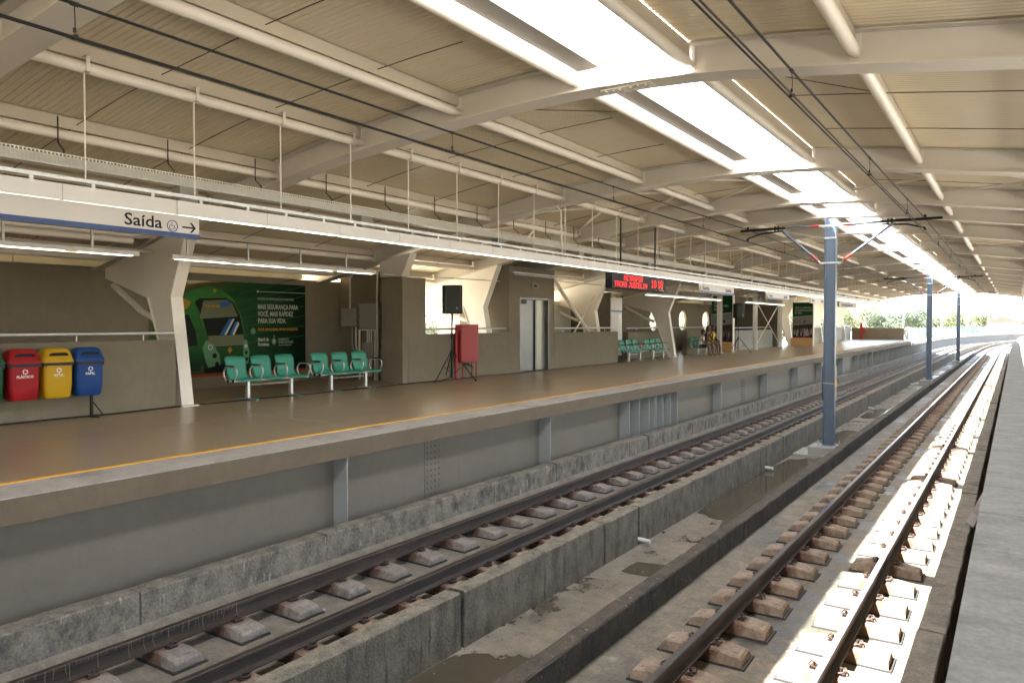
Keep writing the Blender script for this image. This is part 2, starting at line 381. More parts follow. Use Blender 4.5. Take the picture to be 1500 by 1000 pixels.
# ---- track beds
def bed(name, x0, x1, z, material, y1=72):
    m = MB(); yv = [YA, -30, -20] + [1.1 * i for i in range(-10, 66)] + [72 + 3 * i for i in range(0, 38)]
    yv = sorted(set(round(v, 3) for v in yv if v >= YA))
    for a, b in zip(yv, yv[1:]): m.quad((x0 + cx(a), a, z), (x1 + cx(a), a, z), (x1 + cx(b), b, z), (x0 + cx(b), b, z))
    for a, b in zip(yv, yv[1:]): m.quad((x0 + cx(a), a, z - .5), (x1 + cx(a), a, z - .5), (x1 + cx(b), b, z - .5), (x0 + cx(b), b, z - .5))
    tag(m.build(name, material), kind='structure')
bed('left_track_bed', -6.72, -4.7, -1.43, M_bed)
bed('right_track_bed', -3.1, -.60, -1.43, M_bed2)
bed('channel_floor', -4.66, -3.12, -1.78, M_chfloor)
bed('gap_floor', -.5, .36, -1.62, mat('gap_dark_ground', (.07, .055, .04), .9, var=.3, scale=5, bump=.5))  # dark brown ground along the gap
bed('undercroft_floor', -16, -6.9, -1.64, M_slabside)
# sloping fillet of mortar between the kerb and the rail
m = MB(); seg = 200
for i in range(seg):
    a = YA + i * .42; b = a + .42; o = .02 * math.sin(a * 1.7)
    m.quad((-6.69, a, -1.28 + o * .3), (-6.45 + o, a, -1.425), (-6.45 + .02 * math.sin(b * 1.7), b, -1.425), (-6.69, b, -1.28 + .006 * math.sin(b * 1.7)))
tag(m.build('mortar_fillet', M_bed), kind='structure')
cw = empty('channel_wall', kind='structure')
J = [YA, -7, -.6, 5.9, 9.06, 10.16, 16.95, 18.42, 24.2, 31, 37.5, 44.5, 51, 58, 65, 72] + [72 + 6 * i for i in range(1, 18)]
seg_strip(cw, 'wall_segment', J, -4.80, -4.60, -1.80, -1.205, M_chwall, .011, .07, M_chtop, curve=True)
ck = empty('channel_kerb', kind='structure')
J = [YA, -6, .5, 4.6, 10.11, 17.25, 18.9, 24, 30.5, 37, 44, 51, 58, 65, 72] + [72 + 6 * i for i in range(1, 18)]
seg_strip(ck, 'kerb_block', J, -3.20, -3.03, -1.80, -1.165, M_dark, .012, .04, None, curve=True)
rk = empty('right_kerb', kind='structure')
seg_strip(rk, 'kerb_block', joints(YA, 66, 2.2, 5.5, (10.9,)) + [72 + 6 * i for i in range(0, 18)], -.67, -.455, -1.62, -1.125, mat('grey_kerb_concrete', (.185, .165, .132), .92, var=.2, scale=5, bump=.7, bscale=30, col2=(.10, .088, .068), thr=.54, sharp=.14, grain=.4), .012, .05, None, curve=True)

# ---- puddles on the channel floor
def puddle(x0, x1, y0, y1, z, seed, drift=0):
    rn = random.Random(seed); n = 44; m = MB(); pts = []
    ph = [rn.uniform(0, 6.28) for _ in range(5)]
    for i in range(n):
        a = 2 * math.pi * i / n; s = 1 + .10 * math.sin(3 * a + ph[0]) + .07 * math.sin(7 * a + ph[1]) + .035 * math.sin(15 * a + ph[2])
        X = (x0 + x1) / 2 + max(-1, min(1, 1.35 * math.cos(a) * s)) * (x1 - x0) / 2; Y = (y0 + y1) / 2 + max(-1.1, min(1.1, math.sin(a) * s)) * (y1 - y0) / 2 + drift * math.cos(a)
        pts.append((X, Y, z))
    m.quad(*pts); return tag(m.build('puddle', M_water), kind='stuff')
puddle(-4.59, -3.21, 1.0, 5.9, -1.774, 3, -.4); puddle(-4.59, -3.22, 11.4, 19.2, -1.774, 5, -.5); puddle(-4.4, -3.3, 21.0, 24.6, -1.774, 8)
puddle(-4.5, -3.7, 28.0, 31.5, -1.774, 9); puddle(-4.3, -3.3, 8.9, 9.5, -1.774, 12)

# ---- rails and sleeper blocks
def rail_profile():
    return [(-.065, 0), (.065, 0), (.065, .012), (.012, .026), (.009, .098), (.031, .110), (.033, .134), (.026, .142), (-.026, .142), (-.033, .134), (-.031, .110), (-.009, .098), (-.012, .026), (-.065, .012)]
def rail(parent, x, z, topm):
    P = rail_profile(); m = MB(); yv = [YA, 72] + [72 + 2.5 * i for i in range(1, 44)]; n = len(P)
    for a, b in zip(yv, yv[1:]):
        for k in range(n):
            (u0, v0), (u1, v1) = P[k], P[(k + 1) % n]; m.cur = 1 if k == 7 else 0
            m.quad((x + u0 + cx(a), a, z + v0), (x + u1 + cx(a), a, z + v1), (x + u1 + cx(b), b, z + v1), (x + u0 + cx(b), b, z + v0))
    return m.build('rail', [M_rust, topm], parent)
def block_mesh(name, m_):
    # crowned concrete block, 0.74 across the rail, 0.28 along it
    m = MB(); W, D = .355, .125
    xs = [(-W, .074), (-W + .016, .092), (-.2, .114), (0, .118), (.2, .114), (W - .016, .092), (W, .074)]
    rows = []
    for y, s in ((-D, 0), (-D + .02, 1), (D - .02, 1), (D, 0)):
        rows.append([(x * (1 if s else 1.02), y, (z if s else z - .012)) for x, z in xs])
    base = [[(x * 1.03, sg * (D + .022), .012) for x, z in xs] for sg in (-1, 1)]
    R_ = [base[0]] + rows + [base[1]]
    for i in range(5):
        for k in range(6): m.quad(R_[i][k], R_[i][k + 1], R_[i + 1][k + 1], R_[i + 1][k])
    for e in (0, 6): m.quad(*[R_[i][e] for i in range(6)])
    # moulded lettering pocket
    for s in (-1, 1): m.prism([(s * .285 - .018, .085), (s * .285 + .018, .085), (s * .285 + .018, .1045 - (.002 if s > 0 else -.002)), (s * .285 - .018, .1045 + (.002 if s > 0 else -.002))], -.055, .055)
    return m.mesh(name, m_)
pad_me = MB().frust((-.395, .395, -.165, .165), (-.39, .39, -.16, .16), -.006, .016).mesh('rubber_pad', M_rubber)
clip_mes = []
for s in (-1, 1):
    cm = MB()
    cm.box(s * .072 - .004 if s > 0 else -.135, .135 if s > 0 else -.068, -.045, .045, .115, .130)
    cm.tube([(s * .085, -.04, .135), (s * .13, -.045, .152), (s * .15, 0, .14), (s * .13, .045, .152), (s * .085, .04, .135)], .008, 5)
    cm.tube([(s * .105, 0, .12), (s * .105, 0, .17)], .012, 6)
    clip_mes.append(cm.mesh('rail_clip', mat('clip_steel', (.045, .028, .022), .6, metal=.2)))
BL = {k: block_mesh('sleeper_block', v) for k, v in (('r', M_block), ('l', M_blockL), ('o', M_blockO))}
def track(label, xs, z0, kinds, y0, tops):
    t = empty('railway_track', (0, 0, 0), label, 'railway track')
    for x, tp in zip(xs, tops): rail(t, x, z0 + .118, tp)
    n = 0; y = y0; far = MB()
    while y < 175:
        for x, k in zip(xs, kinds):
            jx = random.uniform(-.012, .012); jr = random.uniform(-.03, .03)
            if n < 298:
                o = inst('sleeper_block', BL[k], t, (x + cx(y) + jx, y + random.uniform(-.015, .015), z0), jr - cxs(y), (1, random.uniform(.97, 1.04), random.uniform(.97, 1.03)) if y < 30 else None)
                if y < 34: inst('rubber_pad', pad_me, o)
                if y < 24:
                    for c_ in clip_mes: inst('rail_clip', c_, o)
                n += 1
            else: far.box(x + cx(y) - .35, x + cx(y) + .35, y - .13, y + .13, z0, z0 + .12)
        y += .665
    f = far.build('far_blocks', M_block, t); f['kind'] = 'stuff'
    return t
track('near track with shiny rails beside the camera platform', (-2.25, -1.225), -1.43, ('r', 'r'), .42, (M_railtop, M_railtop))
track('far track with dull rusty rails beside the platform with green benches', (-6.2, -5.18), -1.43, ('l', 'o'), .35, (M_railtopd, M_railtopd))
# steel bracket that crosses the far rail and drips of mortar on its near part
dr = MB()
for i in range(64):
    y = 1.9 + i * .042 + random.uniform(-.02, .02); L = random.choice((.03, .05, .08, .11, .13)) * random.uniform(.7, 1.1)
    if random.random() < .18: continue
    dr.tube([(-6.166, y, -1.172), (-6.168, y + random.uniform(-.004, .004), -1.172 - L * .5), (-6.168 + (.03 if L > .1 else 0), y + random.uniform(-.01, .01), -1.172 - L)], [.003, .0026, .0016], 4)
dd = dr.build('mortar_drips', M_bed); tag(dd, kind='stuff')

# ---- small stones and flakes lying in the channel and on the beds
pb = MB(); rp_ = random.Random(21)
for k in range(520):
    y = 2.5 + 24 * rp_.random() ** 1.5; zone = rp_.choice((0, 0, 1, 1, 2))
    x = (rp_.choice((-4.57 + .12 * rp_.random(), rp_.uniform(-4.5, -3.3)))) if zone == 0 else (rp_.uniform(-3.0, -.75) if zone == 1 else rp_.uniform(-5.9, -5.3)); z = {0: -1.779, 1: -1.43, 2: -1.43}[zone]
    s_ = rp_.uniform(.006, .02) * (1.4 if rp_.random() < .1 else 1); a = rp_.random() * 3
    pb.cur = 0 if rp_.random() < .7 else 1
    q = [(x + s_ * math.cos(a + t_) * rp_.uniform(.7, 1.2), y + s_ * math.sin(a + t_) * rp_.uniform(.7, 1.2)) for t_ in (0, 1.5, 3.1, 4.6)]
    i0 = len(pb.v); pb.v += [(u, v_, z) for u, v_ in q] + [(x, y, z + s_ * .7)]
    for j in range(4): pb.f.append((i0 + j, i0 + (j + 1) % 4, i0 + 4)); pb.m.append(pb.cur)
tag(pb.build('grit', [M_chfloor, M_edge]), kind='stuff')

# ---- drain pipes in the channel, plank in the gap
dp = empty('drain_pipe', (-4.45, 10.2, -1.70), 'short white drain pipe stub at the first wall joint', 'pipe', 'drain pipes of the channel wall')
MB().tube([(-.2, 0, 0), (.03, -.02, -.01)], .034, 14).build('pipe', M_lampoff, dp, True)
for y, l in ((16.9, 'white drain pipe stub beside the long puddle'), (31, 'third white drain pipe stub along the channel wall'), (44.5, 'farthest white drain pipe stub along the channel wall')):
    c = copy_tree(dp); c.location = (-4.45, y, -1.70); c['label'] = l
pk = MB().frust((-.05, .05, -.75, .75), (-.05, .05, -.74, .75), 0, .022)
pko = pk.build('loose_plank', M_edge, bevel=.004); pko.location = (-.385, 11.9, -1.0); pko.rotation_euler = (R(7), R(25), R(-3))
tag(pko, 'loose pale plank wedged in the gap beside the near platform', 'plank')

# ================================================================== ROOF
Bz = spline([(-17.2, 2.36), (-15.25, 2.68), (-13.06, 3.15), (-12.44, 3.29), (-10.1, 3.73), (-8.5, 3.98), (-7.2, 4.10), (-6.2, 4.19), (-4.6, 4.26), (-3.0, 4.21), (-1.5, 4.02), (0, 3.79), (2, 3.50), (4.6, 3.12), (7.5, 2.5)])
Dd = spline([(-17.2, .38), (-12, .38), (-8.5, .39), (-6, .38), (-4.5, .37), (0, .37), (7.5, .38)])
def Dz(x): return Bz(x) + Dd(x)
rf = empty('roof', kind='structure')
XS = [-16.9 + (21.4) * i / 40 for i in range(41)]
bmesh_ = MB()
for a, b in zip(XS, XS[1:]):
    za, zb, ta, tb = Bz(a), Bz(b), Dz(a) - .01, Dz(b) - .01
    for y0, y1, p, q, p2, q2 in ((-.17, .17, za, zb, za + .018, zb + .018), (-.008, .008, za + .018, zb + .018, ta - .012, tb - .012), (-.12, .12, ta - .012, tb - .012, ta, tb)):
        if y0 > -.05 or p2 != ta or True:
            bmesh_.quad((a, y0, p), (b, y0, q), (b, y1, q), (a, y1, p)); bmesh_.quad((a, y0, p2), (b, y0, q2), (b, y1, q2), (a, y1, p2))
            bmesh_.quad((a, y0, p), (b, y0, q), (b, y0, q2), (a, y0, p2)); bmesh_.quad((a, y1, p), (b, y1, q), (b, y1, q2), (a, y1, p2))
beam_me = bmesh_.mesh('roof_beam', M_beam)
spl = MB().box(-.32, .30, -.085, .085, -.022, -.002)
for i in range(3):
    for s in (-1, 1):
        for e in (-.26, .05): spl.lathe([(.014, -.036), (.014, -.022)], (e + i * .09, s * .055, 0), 6)
spl_me = spl.mesh('splice_plate', M_beam)
PURL = [-15.2, -13.65, -11.85, -9.98, -8.05, -6.22, -4.42, -3.0, -1.33, .38, 2.2, 4.0]
for y in BEAMS:
    b = inst('roof_beam', beam_me, rf, (0, y, 0)); inst('splice_plate', spl_me, b, (-3.75, 0, Bz(-3.75)))
def deck_panel(x0, x1, y0, y1):
    n = int(round((y1 - y0) / .085)); m = MB(); rows = []
    for i in range(n):
        a = y0 + (y1 - y0) * i / n; s = (y1 - y0) / n
        rows += [(a, 0), (a + s * .3, 0), (a + s * .5, .012), (a + s * .8, .012)]
    rows.append((y1, 0)); k = 2
    m.grid(lambda i, j: (lerp(x0, x1, j / k), rows[i][0], Dz(lerp(x0, x1, j / k)) + rows[i][1]), len(rows) - 1, k)
    m.build('roof_panel', M_deck, rf)
for y0, y1 in zip([YA] + BEAMS, BEAMS + [YB + .6]):
    if y1 - y0 < .5: continue
    L = y1 - y0
    for x0, x1 in zip([-17.1] + PURL, PURL + [4.5]):  # roof stops short on the unseen right to let sun onto the floor
        if x0 > -4.5 and x1 < -2.95: continue
        deck_panel(x0, x1 - (.0 if x1 != -4.42 else .05), y0, y1)
    for x in PURL:
        zt = Bz(x) + .14; m = MB(); e = .17
        m.tube([(x, y0 + e, zt), (x, y1 - e, zt)], .063, 12)
        p = m.build('purlin', M_tube, rf, True)
        m = MB().box(x - .004, x + .004, y0 + .05, y1 - .05, zt + (.085 if x not in (-3.0, -4.42) else .05), Dz(x) - .004); m.box(x - .05, x + .004, y0 + .05, y1 - .05, Dz(x) - .012, Dz(x) - .006)
        m.build('purlin_plate', M_zp, p)
        m = MB().box(x - .05, x + .05, y0 + .006, y0 + .02, zt - .06, Dz(x) - .03); m.tube([(x, y0 + .02, zt), (x, y0 + .17, zt)], .045, 8)
        m.box(x - .05, x + .05, y1 - .02, y1 - .006, zt - .06, Dz(x) - .03); m.tube([(x, y1 - .17, zt), (x, y1 - .02, zt)], .045, 8)
        m.build('end_bracket', M_tube, p)
    m = MB()
    for f in (.34, .67):
        xs = [PURL[0] + (PURL[-1] - PURL[0]) * i / 30 for i in range(31)]
        for seg_ in ([q for q in xs if q < -4.4], [q for q in xs if q > -3.0]):
            m = MB().tube([(q, y0 + L * f, Dz(q) - .09) for q in seg_], .006, 5); m.build('tie_rod', M_rust, rf)
    for xa, xb in ((-6.22, -4.42), (-3.03, -1.33)):
        MB().tube([(xa, y0 + .3, Dz(xa) - .1), (xb, y0 + L * .34, Dz(xb) - .1)], .006, 5).build('tie_rod', M_rust, rf)
# angle braces in two bays
for y0, y1 in ((13.86, 18.06), (25.0, 31.55), (38.6, 43.4)):
    for xa, xb in zip(PURL[2:-1], PURL[3:]):
        if xa == -4.42: continue
        ym = (y0 + y1) / 2
        for p, q in (((xa, y0 + .2), (xb, ym)), ((xa, y1 - .2), (xb, ym))):
            MB().tube([(p[0], p[1], Bz(p[0]) + .25), (q[0], q[1], Bz(q[0]) + .25)], .028, 6).build('roof_brace', M_tube, rf)
# skylight lantern
for y0, y1 in zip(BEAMS, BEAMS[1:]):
    MB().box(-4.55, -2.945, y0 + .02, y1 - .02, 5.24, 5.255).build('skylight_panel', M_glaze, rf)
    MB().box(-4.35, -4.07, y0 + .13, y1 - .13, 4.50, 4.515).build('cable_plate', M_plate, rf)
    MB().tube([(-4.40, y0 + .1, 4.95), (-4.40, y1 - .1, 4.95)], .025, 6).build('glazing_bar', M_white, rf)
m = MB().box(-4.56, -4.54, YA, YB, 4.60, 5.24); m.box(-2.965, -2.945, YA, YB, 4.597, 5.24); m.build('skylight_curb', mat('bright_white_paint', (.85, .85, .83), .5, var=.03), rf)
# perimeter gutter on the left
MB().box(-17.3, -17.1, YA, YB, 2.80, 3.05).build('gutter', M_cream, rf)

# ================================================================== Y-SHAPED COLUMNS
def column_mb():
    m = MB(); f = [(-12.57, 0), (-12.9, 2.0), (-12.36, 3.27)]; b = [(-12.83, 0), (-13.66, 2.0), (-15.25, 2.44), (-15.25, 2.62)]
    poly = [f[0], f[1], f[2], (-13.06, 3.13), b[3], b[2], b[1], b[0]]
    return m, f, b, poly
def column(y, label, group=None, right=False, dx=0):
    S = (lambda x: -7.74 - x) if right else (lambda x: x)
    t = empty('steel_column', (S(-12.7) - dx, y, 0), label, 'column', group)
    m, f, b, poly = column_mb(); ox = S(-12.7)
    P = lambda x, z: (S(x) - ox, z)
    q = [P(*p) for p in poly]
    MB().prism(q, -.085, .085).build('column_web', M_white, t)
    for nm, path, th in (('front_flange', f, .016), ('back_flange', b[:3], -.016)):
        mm = MB()
        for (x0, z0), (x1, z1) in zip(path, path[1:]):
            a, c = P(x0, z0), P(x1, z1); s = th * (-1 if right else 1)
            mm.prism([(a[0], a[1]), (a[0] + s, a[1]), (c[0] + s, c[1]), (c[0], c[1])], -.12, .12)
        mm.build(nm, M_white, t)
    bp = MB().box(P(-12.95, 0)[0], P(-12.45, 0)[0], -.16, .16, 0, .018) if not right else MB().box(P(-12.45, 0)[0], P(-12.95, 0)[0], -.16, .16, 0, .018)
    bp.build('base_plate', M_white, t)
    a, c, d = P(-15.1, 2.28), P(-14.1, 1.76), P(-13.62, 1.6)
    MB().tube([(a[0], .0, a[1]), (c[0], 0, c[1]), (d[0], 0, d[1])], .06, 8).build('diagonal_tube', M_tube, t, True)
    return t
CY = {3.2: 'white Y-shaped steel column just left of the picture', 7.95: 'white Y-shaped steel column at the end of the wall with recycling bins',
      18.06: 'white Y-shaped steel column behind the speaker in the first window',
      25.15: 'white Y-shaped steel column behind the red display board', 31.6: 'white Y-shaped steel column beside the pair of far green benches'}
for y, l in CY.items(): column(y, l, dx=.30 if y in (18.06, 25.15) else 0)
for y in (52.8, 57.6, 62.4, 67.2, 72.0): column(y, 'bright white Y-shaped column near the sunlit end of the platform', 'columns at the sunlit end')
for y in [b for b in BEAMS if b > 0]: column(y, 'mirrored white Y-shaped column behind the camera platform', 'columns of the camera platform', right=True)

# ================================================================== WALLS OF THE LEFT PLATFORM
def wallbox(name, label, x0, x1, y0, y1, z0, z1, m_=M_wall, cat='wall', bevel=.006):
    o = MB().box(x0, x1, y0, y1, z0, z1).build(name, m_, bevel=bevel); return tag(o, label, cat)
def handrail(label, x, y0, y1, z=1.345, n=2, r=.028):
    t = empty('handrail', (x, y0, 1.2), label, 'handrail')
    MB().tube([(0, 0, z - 1.2), (0, y1 - y0, z - 1.2)], r, 10).build('rail_tube', M_alu, t, True)
    for i in range(n):
        yy = (y1 - y0) * (i + .5) / n; MB().tube([(0, yy, 0), (0, yy, z - 1.22)], .012, 6).build('post', M_alu, t)
    return t
wallbox('low_wall', 'low brown wall behind the recycling bins', -12.86, -12.6, -8, 7.74, 0, 1.215)
handrail('steel handrail above the wall with recycling bins', -12.73, -8, 7.78, 1.335, 14)
wallbox('back_wall', 'unseen brown wall added behind the camera platform to cut side light', 8.3, 8.5, -44, 66, 0, 2.7)  # out of view, added to hold back light from the right
# back wall with openings for the round windows: built as strips round each hole
bw = empty('back_wall', (-15.65, 0, 0), 'tall brown back wall with the tram poster', 'wall')
def bwpart(y0, y1, z0=0, z1=2.66): MB().box(-.2, 0, y0, y1, z0, z1).build('wall_section', M_wall, bw)
bwpart(-8, 14.6); 
bw2 = empty('back_wall', (-15.65, 26, 0), 'brown back wall with three round windows', 'wall')
OV = [36.35, 40.4, 44.2]; RV = .56; ZC = 1.65
def holed(parent, y0, y1, yc, zc, r, z1):
    m = MB(); n = 32
    ring = [(yc + r * math.cos(2 * math.pi * k / n), zc + r * math.sin(2 * math.pi * k / n)) for k in range(n)]
    def outer(k):
        a = 2 * math.pi * k / n; c, s = math.cos(a), math.sin(a)
        cand = []
        if c > 1e-6: cand.append((y1 - yc) / c)
        if c < -1e-6: cand.append((y0 - yc) / c)
        if s > 1e-6: cand.append((z1 - zc) / s)
        if s < -1e-6: cand.append((0 - zc) / s)
        t_ = min(cand); return (yc + c * t_, zc + s * t_)
    out = [outer(k) for k in range(n)]
    corners = [(y1, z1), (y0, z1), (y0, 0), (y1, 0)]
    for x in (0, -.25):
        for k in range(n):
            j = (k + 1) % n; m.quad((x, *ring[k]), (x, *out[k]), (x, *out[j]), (x, *ring[j]))
            o1, o2 = out[k], out[j]
            if abs(o1[0] - o2[0]) > 1e-6 and abs(o1[1] - o2[1]) > 1e-6:
                c = min(corners, key=lambda q: (q[0] - (o1[0] + o2[0]) / 2) ** 2 + (q[1] - (o1[1] + o2[1]) / 2) ** 2); m.quad((x, *o1), (x, *c), (x, *o2))
    for k in range(n):
        j = (k + 1) % n; m.quad((0, *ring[k]), (0, *ring[j]), (-.25, *ring[j]), (-.25, *ring[k]))
    m.build('wall_section', M_wall, parent)
    f = MB(); rr = [(0.0, yc + (r - .01) * math.cos(2 * math.pi * k / n), zc + (r - .01) * math.sin(2 * math.pi * k / n)) for k in range(n)]
    f.tube([(-.12, a[1], a[2]) for a in rr], .02, 5, closed=True)
    w_ = f.build('round_window', M_white, parent); MB().quad(*[(-.12, a[1], a[2]) for a in rr]).build('pane', M_glass, w_)
def bw2part(y0, y1): MB().box(-.2, 0, y0 - 26, y1 - 26, 0, 2.66).build('wall_section', M_wall, bw2)
bw2part(26, 34.3); holed(bw2, 34.3 - 26, 38.4 - 26, OV[0] - 26, ZC, RV, 2.66); holed(bw2, 38.4 - 26, 42.3 - 26, OV[1] - 26, ZC, RV, 2.66); holed(bw2, 42.3 - 26, 46.3 - 26, OV[2] - 26, ZC, RV, 2.66); bw2part(46.3, 51)
cb = empty('daylight_strip', (-15.5, 0, 2.66), 'pale strip standing in for daylight above the poster wall', 'light strip')  # cream colour stands in for daylight showing between wall and roof
for a, b in ((-8, -1), (-1, 6.3), (6.3, 7.9), (8.1, 13.1)): MB().box(-.2, 0, a + .006, b - .006, 0, .2).build('strip_block', M_cream, cb, bevel=.008)
cb2 = MB().box(-15.7, -15.5, 26.2, 50.6, 2.66, 2.86).build('daylight_strip', M_cream); tag(cb2, 'pale strip standing in for daylight above the round windows', 'light strip')  # same painted daylight, continued over the round windows
wallbox('cross_wall', 'dark brown cross wall carrying the electric boxes', -15.65, -13.4, 14.55, 14.75, 0, 2.9)
wallbox('pillar', 'square brown pillar at the left of the first window', -13.4, -12.68, 13.86, 14.74, 0, 2.68)
MB_ = MB().prism([(-13.39, 2.682), (-12.66, 2.682), (-12.36, 3.25), (-13.39, 3.06)], 13.80, 14.05).build('pillar_head', M_white); tag(MB_, 'white painted head on top of the brown pillar', 'pillar head')
wallbox('low_wall', 'brown window sill wall behind the loudspeaker and red cabinet', -12.9, -12.675, 14.06, 18.59, 0, 1.23)
wallbox('low_wall', 'brown sill wall between the lift and the far benches', -12.9, -12.675, 21.24, 26.0, 0, 1.2)
handrail('steel handrail across the first window opening', -12.8, 14.1, 18.58, 1.36, 3)
handrail('steel handrail across the second window opening', -12.8, 21.26, 25.9, 1.34, 3)
# lift
lf = empty('lift_tower', (-12.68, 18.59, 0), 'brown lift tower with half open steel doors', 'lift')
for nm, a in (('tower_wall', (-1.9, 0, 0, .58, 0, 3.25)), ('tower_wall', (-1.9, 0, 2.31, 2.65, 0, 3.25)), ('tower_wall', (-1.9, 0, .58, 2.31, 2.31, 3.25)), ('tower_wall', (-1.9, -1.7, .58, 2.31, 0, 2.31))):
    MB().box(*a).build(nm, M_wall, lf)
fr = MB().box(-.12, .004, .58, .63, 0, 2.31); fr.box(-.12, .004, 2.26, 2.31, 0, 2.31); fr.box(-.12, .004, .63, 2.26, 2.26, 2.31); fr.build('door_frame', M_steel, lf)
for a, b, x in ((.64, 1.12, -.09), (1.10, 1.62, -.13), (1.60, 1.70, -.08)):
    MB().box(x - .02, x, a, b, 0.01, 2.255).build('lift_door', M_steel, lf, bevel=.004)
MB().box(-.16, -.12, 1.70, 2.255, .01, 2.255).build('lift_door', mat('pale_steel', (.24, .24, .2), .35, metal=.6, var=.05), lf)
MB().box(-.11, -.03, .66, 1.02, 2.12, 2.25).build('door_header', M_blackmetal, lf)
MB().box(0, .03, 1.25, 1.62, 2.62, 2.78).build('indicator_panel', M_panelgrey, lf)
MB().box(.03, .034, 1.33, 1.54, 2.66, 2.73).build('display', M_black, lf)
# wall light over the lift
wl = empty('tube_light', (-12.6, 18.7, 3.02), 'slim tube light fixed above the lift', 'light')
MB().box(0, .09, -.1, 2.5, 0, .05).build('housing', M_galv, wl); MB().tube([(.045, 0, -.03), (.045, 2.35, -.03)], .02, 8).build('tube', M_lampoff, wl)
# stair enclosure behind the windows
wallbox('stair_wall', 'cream stair wall seen through the first window', -15.7, -13.2, 18.95, 19.1, -.2, 2.6, M_creamwall)
wallbox('stair_wall', 'cream stair wall seen through the second window', -14.95, -14.75, 21.5, 26.9, -.2, 2.35, M_creamwall)
for (a, b), l in ((((-15.7, 15.2, 2.9), (-15.7, 18.9, .3)), 'left'), (((-15.7, 18.9, 2.2), (-15.7, 16.2, .3)), 'right')):
    o = MB().tube([a, b], .022, 6).build('brace_rod', M_tube); tag(o, 'thin steel brace rod across the first window, sloping down to the ' + ('right' if l == 'left' else 'left'), 'brace')
o = MB().tube([(-15.9, 18.93, 1.75), (-13.2, 18.93, 1.75)], .03, 6).build('grey_pipe', M_galv); tag(o, 'grey pipe across the cream stair wall', 'pipe')
for (a, b, r), l in ((((-13.4, 22.3, 3.1), (-13.1, 25.1, .7), .07), 'thick cream brace tube inside the second window'), (((-13.2, 25.3, 2.75), (-13.2, 23.2, .9), .03), 'thin cream brace rod inside the second window')):
    tag(MB().tube([a, b], r, 8).build('brace_tube', M_tube, None, True), l, 'brace')
# recess with benches
wallbox('low_wall', 'dark brown low wall under the first round window', -13.85, -13.6, 28.9, 34.4, 0, 1.13)
wallbox('low_wall', 'brown low wall behind the seated people', -13.35, -13.1, 34.4, 41.2, 0, 1.12)
handrail('steel handrail under the round windows', -13.7, 28.9, 41.2, 1.3, 6)
wallbox('stair_wall', 'dark recess wall beside the map panel', -15.65, -13.0, 26.0, 26.2, 0, 2.7)
mp = empty('map_panel', (-12.95, 26.9, 0), 'grey map panel with blue band behind the far benches', 'notice board')
MB().box(-.02, .02, -1.0, 0, .25, 2.5).build('board', M_signw, mp); MB().box(.021, .024, -.98, -.02, 1.95, 2.02).build('blue_band', M_blue, mp)
MB().box(.021, .024, -.35, -.1, .9, 1.85).build('map_sheet', M_lampoff, mp); MB().box(.025, .027, -.24, -.22, 1.0, 1.7).build('map_line', M_greenseat, mp)
for k in range(6): MB().box(.025, .027, -.27, -.19, 1.0 + k * .12, 1.02 + k * .12).build('map_line', M_greenseat, mp)
MB().tube([(0, .03, 0), (0, .03, 2.6)], .03, 8).build('post', M_blackmetal, mp)
# posts 1-3 with the cross brace
PW = mat('post_paint', (.60, .58, .54), .5, var=.05)
for i, (y, l) in enumerate(((36.75, 'white steel post beside the seated people'), (42.9, 'white steel post at the left of the cross brace'), (48.3, 'white steel post at the right of the cross brace'))):
    t = empty('steel_post', (-12.3, y, 0), l, 'post')
    MB().box(-.09, .09, -.15, -.135, 0, 3.2).box(-.09, .09, .135, .15, 0, 3.2).box(-.006, .006, -.135, .135, 0, 3.2).build('post_section', PW, t); MB().box(-.16, .16, -.2, .2, 0, .02).build('base_plate', PW, t)
xb = empty('cross_brace', (-12.3, 43.1, 0), 'crossed white rods between two steel posts', 'brace')
for a, b in (((0, 0, .25), (0, 5, 2.75)), ((0, 0, 2.75), (0, 5, .25))): MB().tube([a, b], .028, 6).build('rod', M_white, xb)
wallbox('low_wall', 'pale grey low wall behind the crossed rods', -13.2, -12.95, 41.5, 49.0, 0, 1.1, M_palewall)
handrail('steel handrail above the pale low wall', -13.08, 41.5, 49, 1.25, 4)
wallbox('pillar', 'dark brown wall block behind the green totem', -15.65, -12.7, 49.2, 50.2, 0, 2.75)
wallbox('wall_panel', 'cream wall panel above the dark wall block', -15.65, -12.72, 49.3, 50.0, 2.76, 3.1, M_creamwall)
wallbox('low_wall', 'long pale low wall toward the sunlit platform end', -13.1, -12.85, 53.5, 76, 0, 1.15, M_palewall)
handrail('steel handrail on the long pale low wall', -12.98, 53.5, 76, 1.25, 10)
wallbox('end_wall', 'brown wall closing the end of the platform', -12.8, -8.4, 76.0, 76.2, 0, 1.08)
ep = empty('red_post', (-11.9, 75.6, 0), 'red fire post in front of the end wall', 'post')
MB().box(-.1, .1, -.1, .1, 0, 1.55).build('post', M_red, ep); MB().box(.1, .32, -.12, .1, .6, 1.1).build('cabinet', M_red, ep)

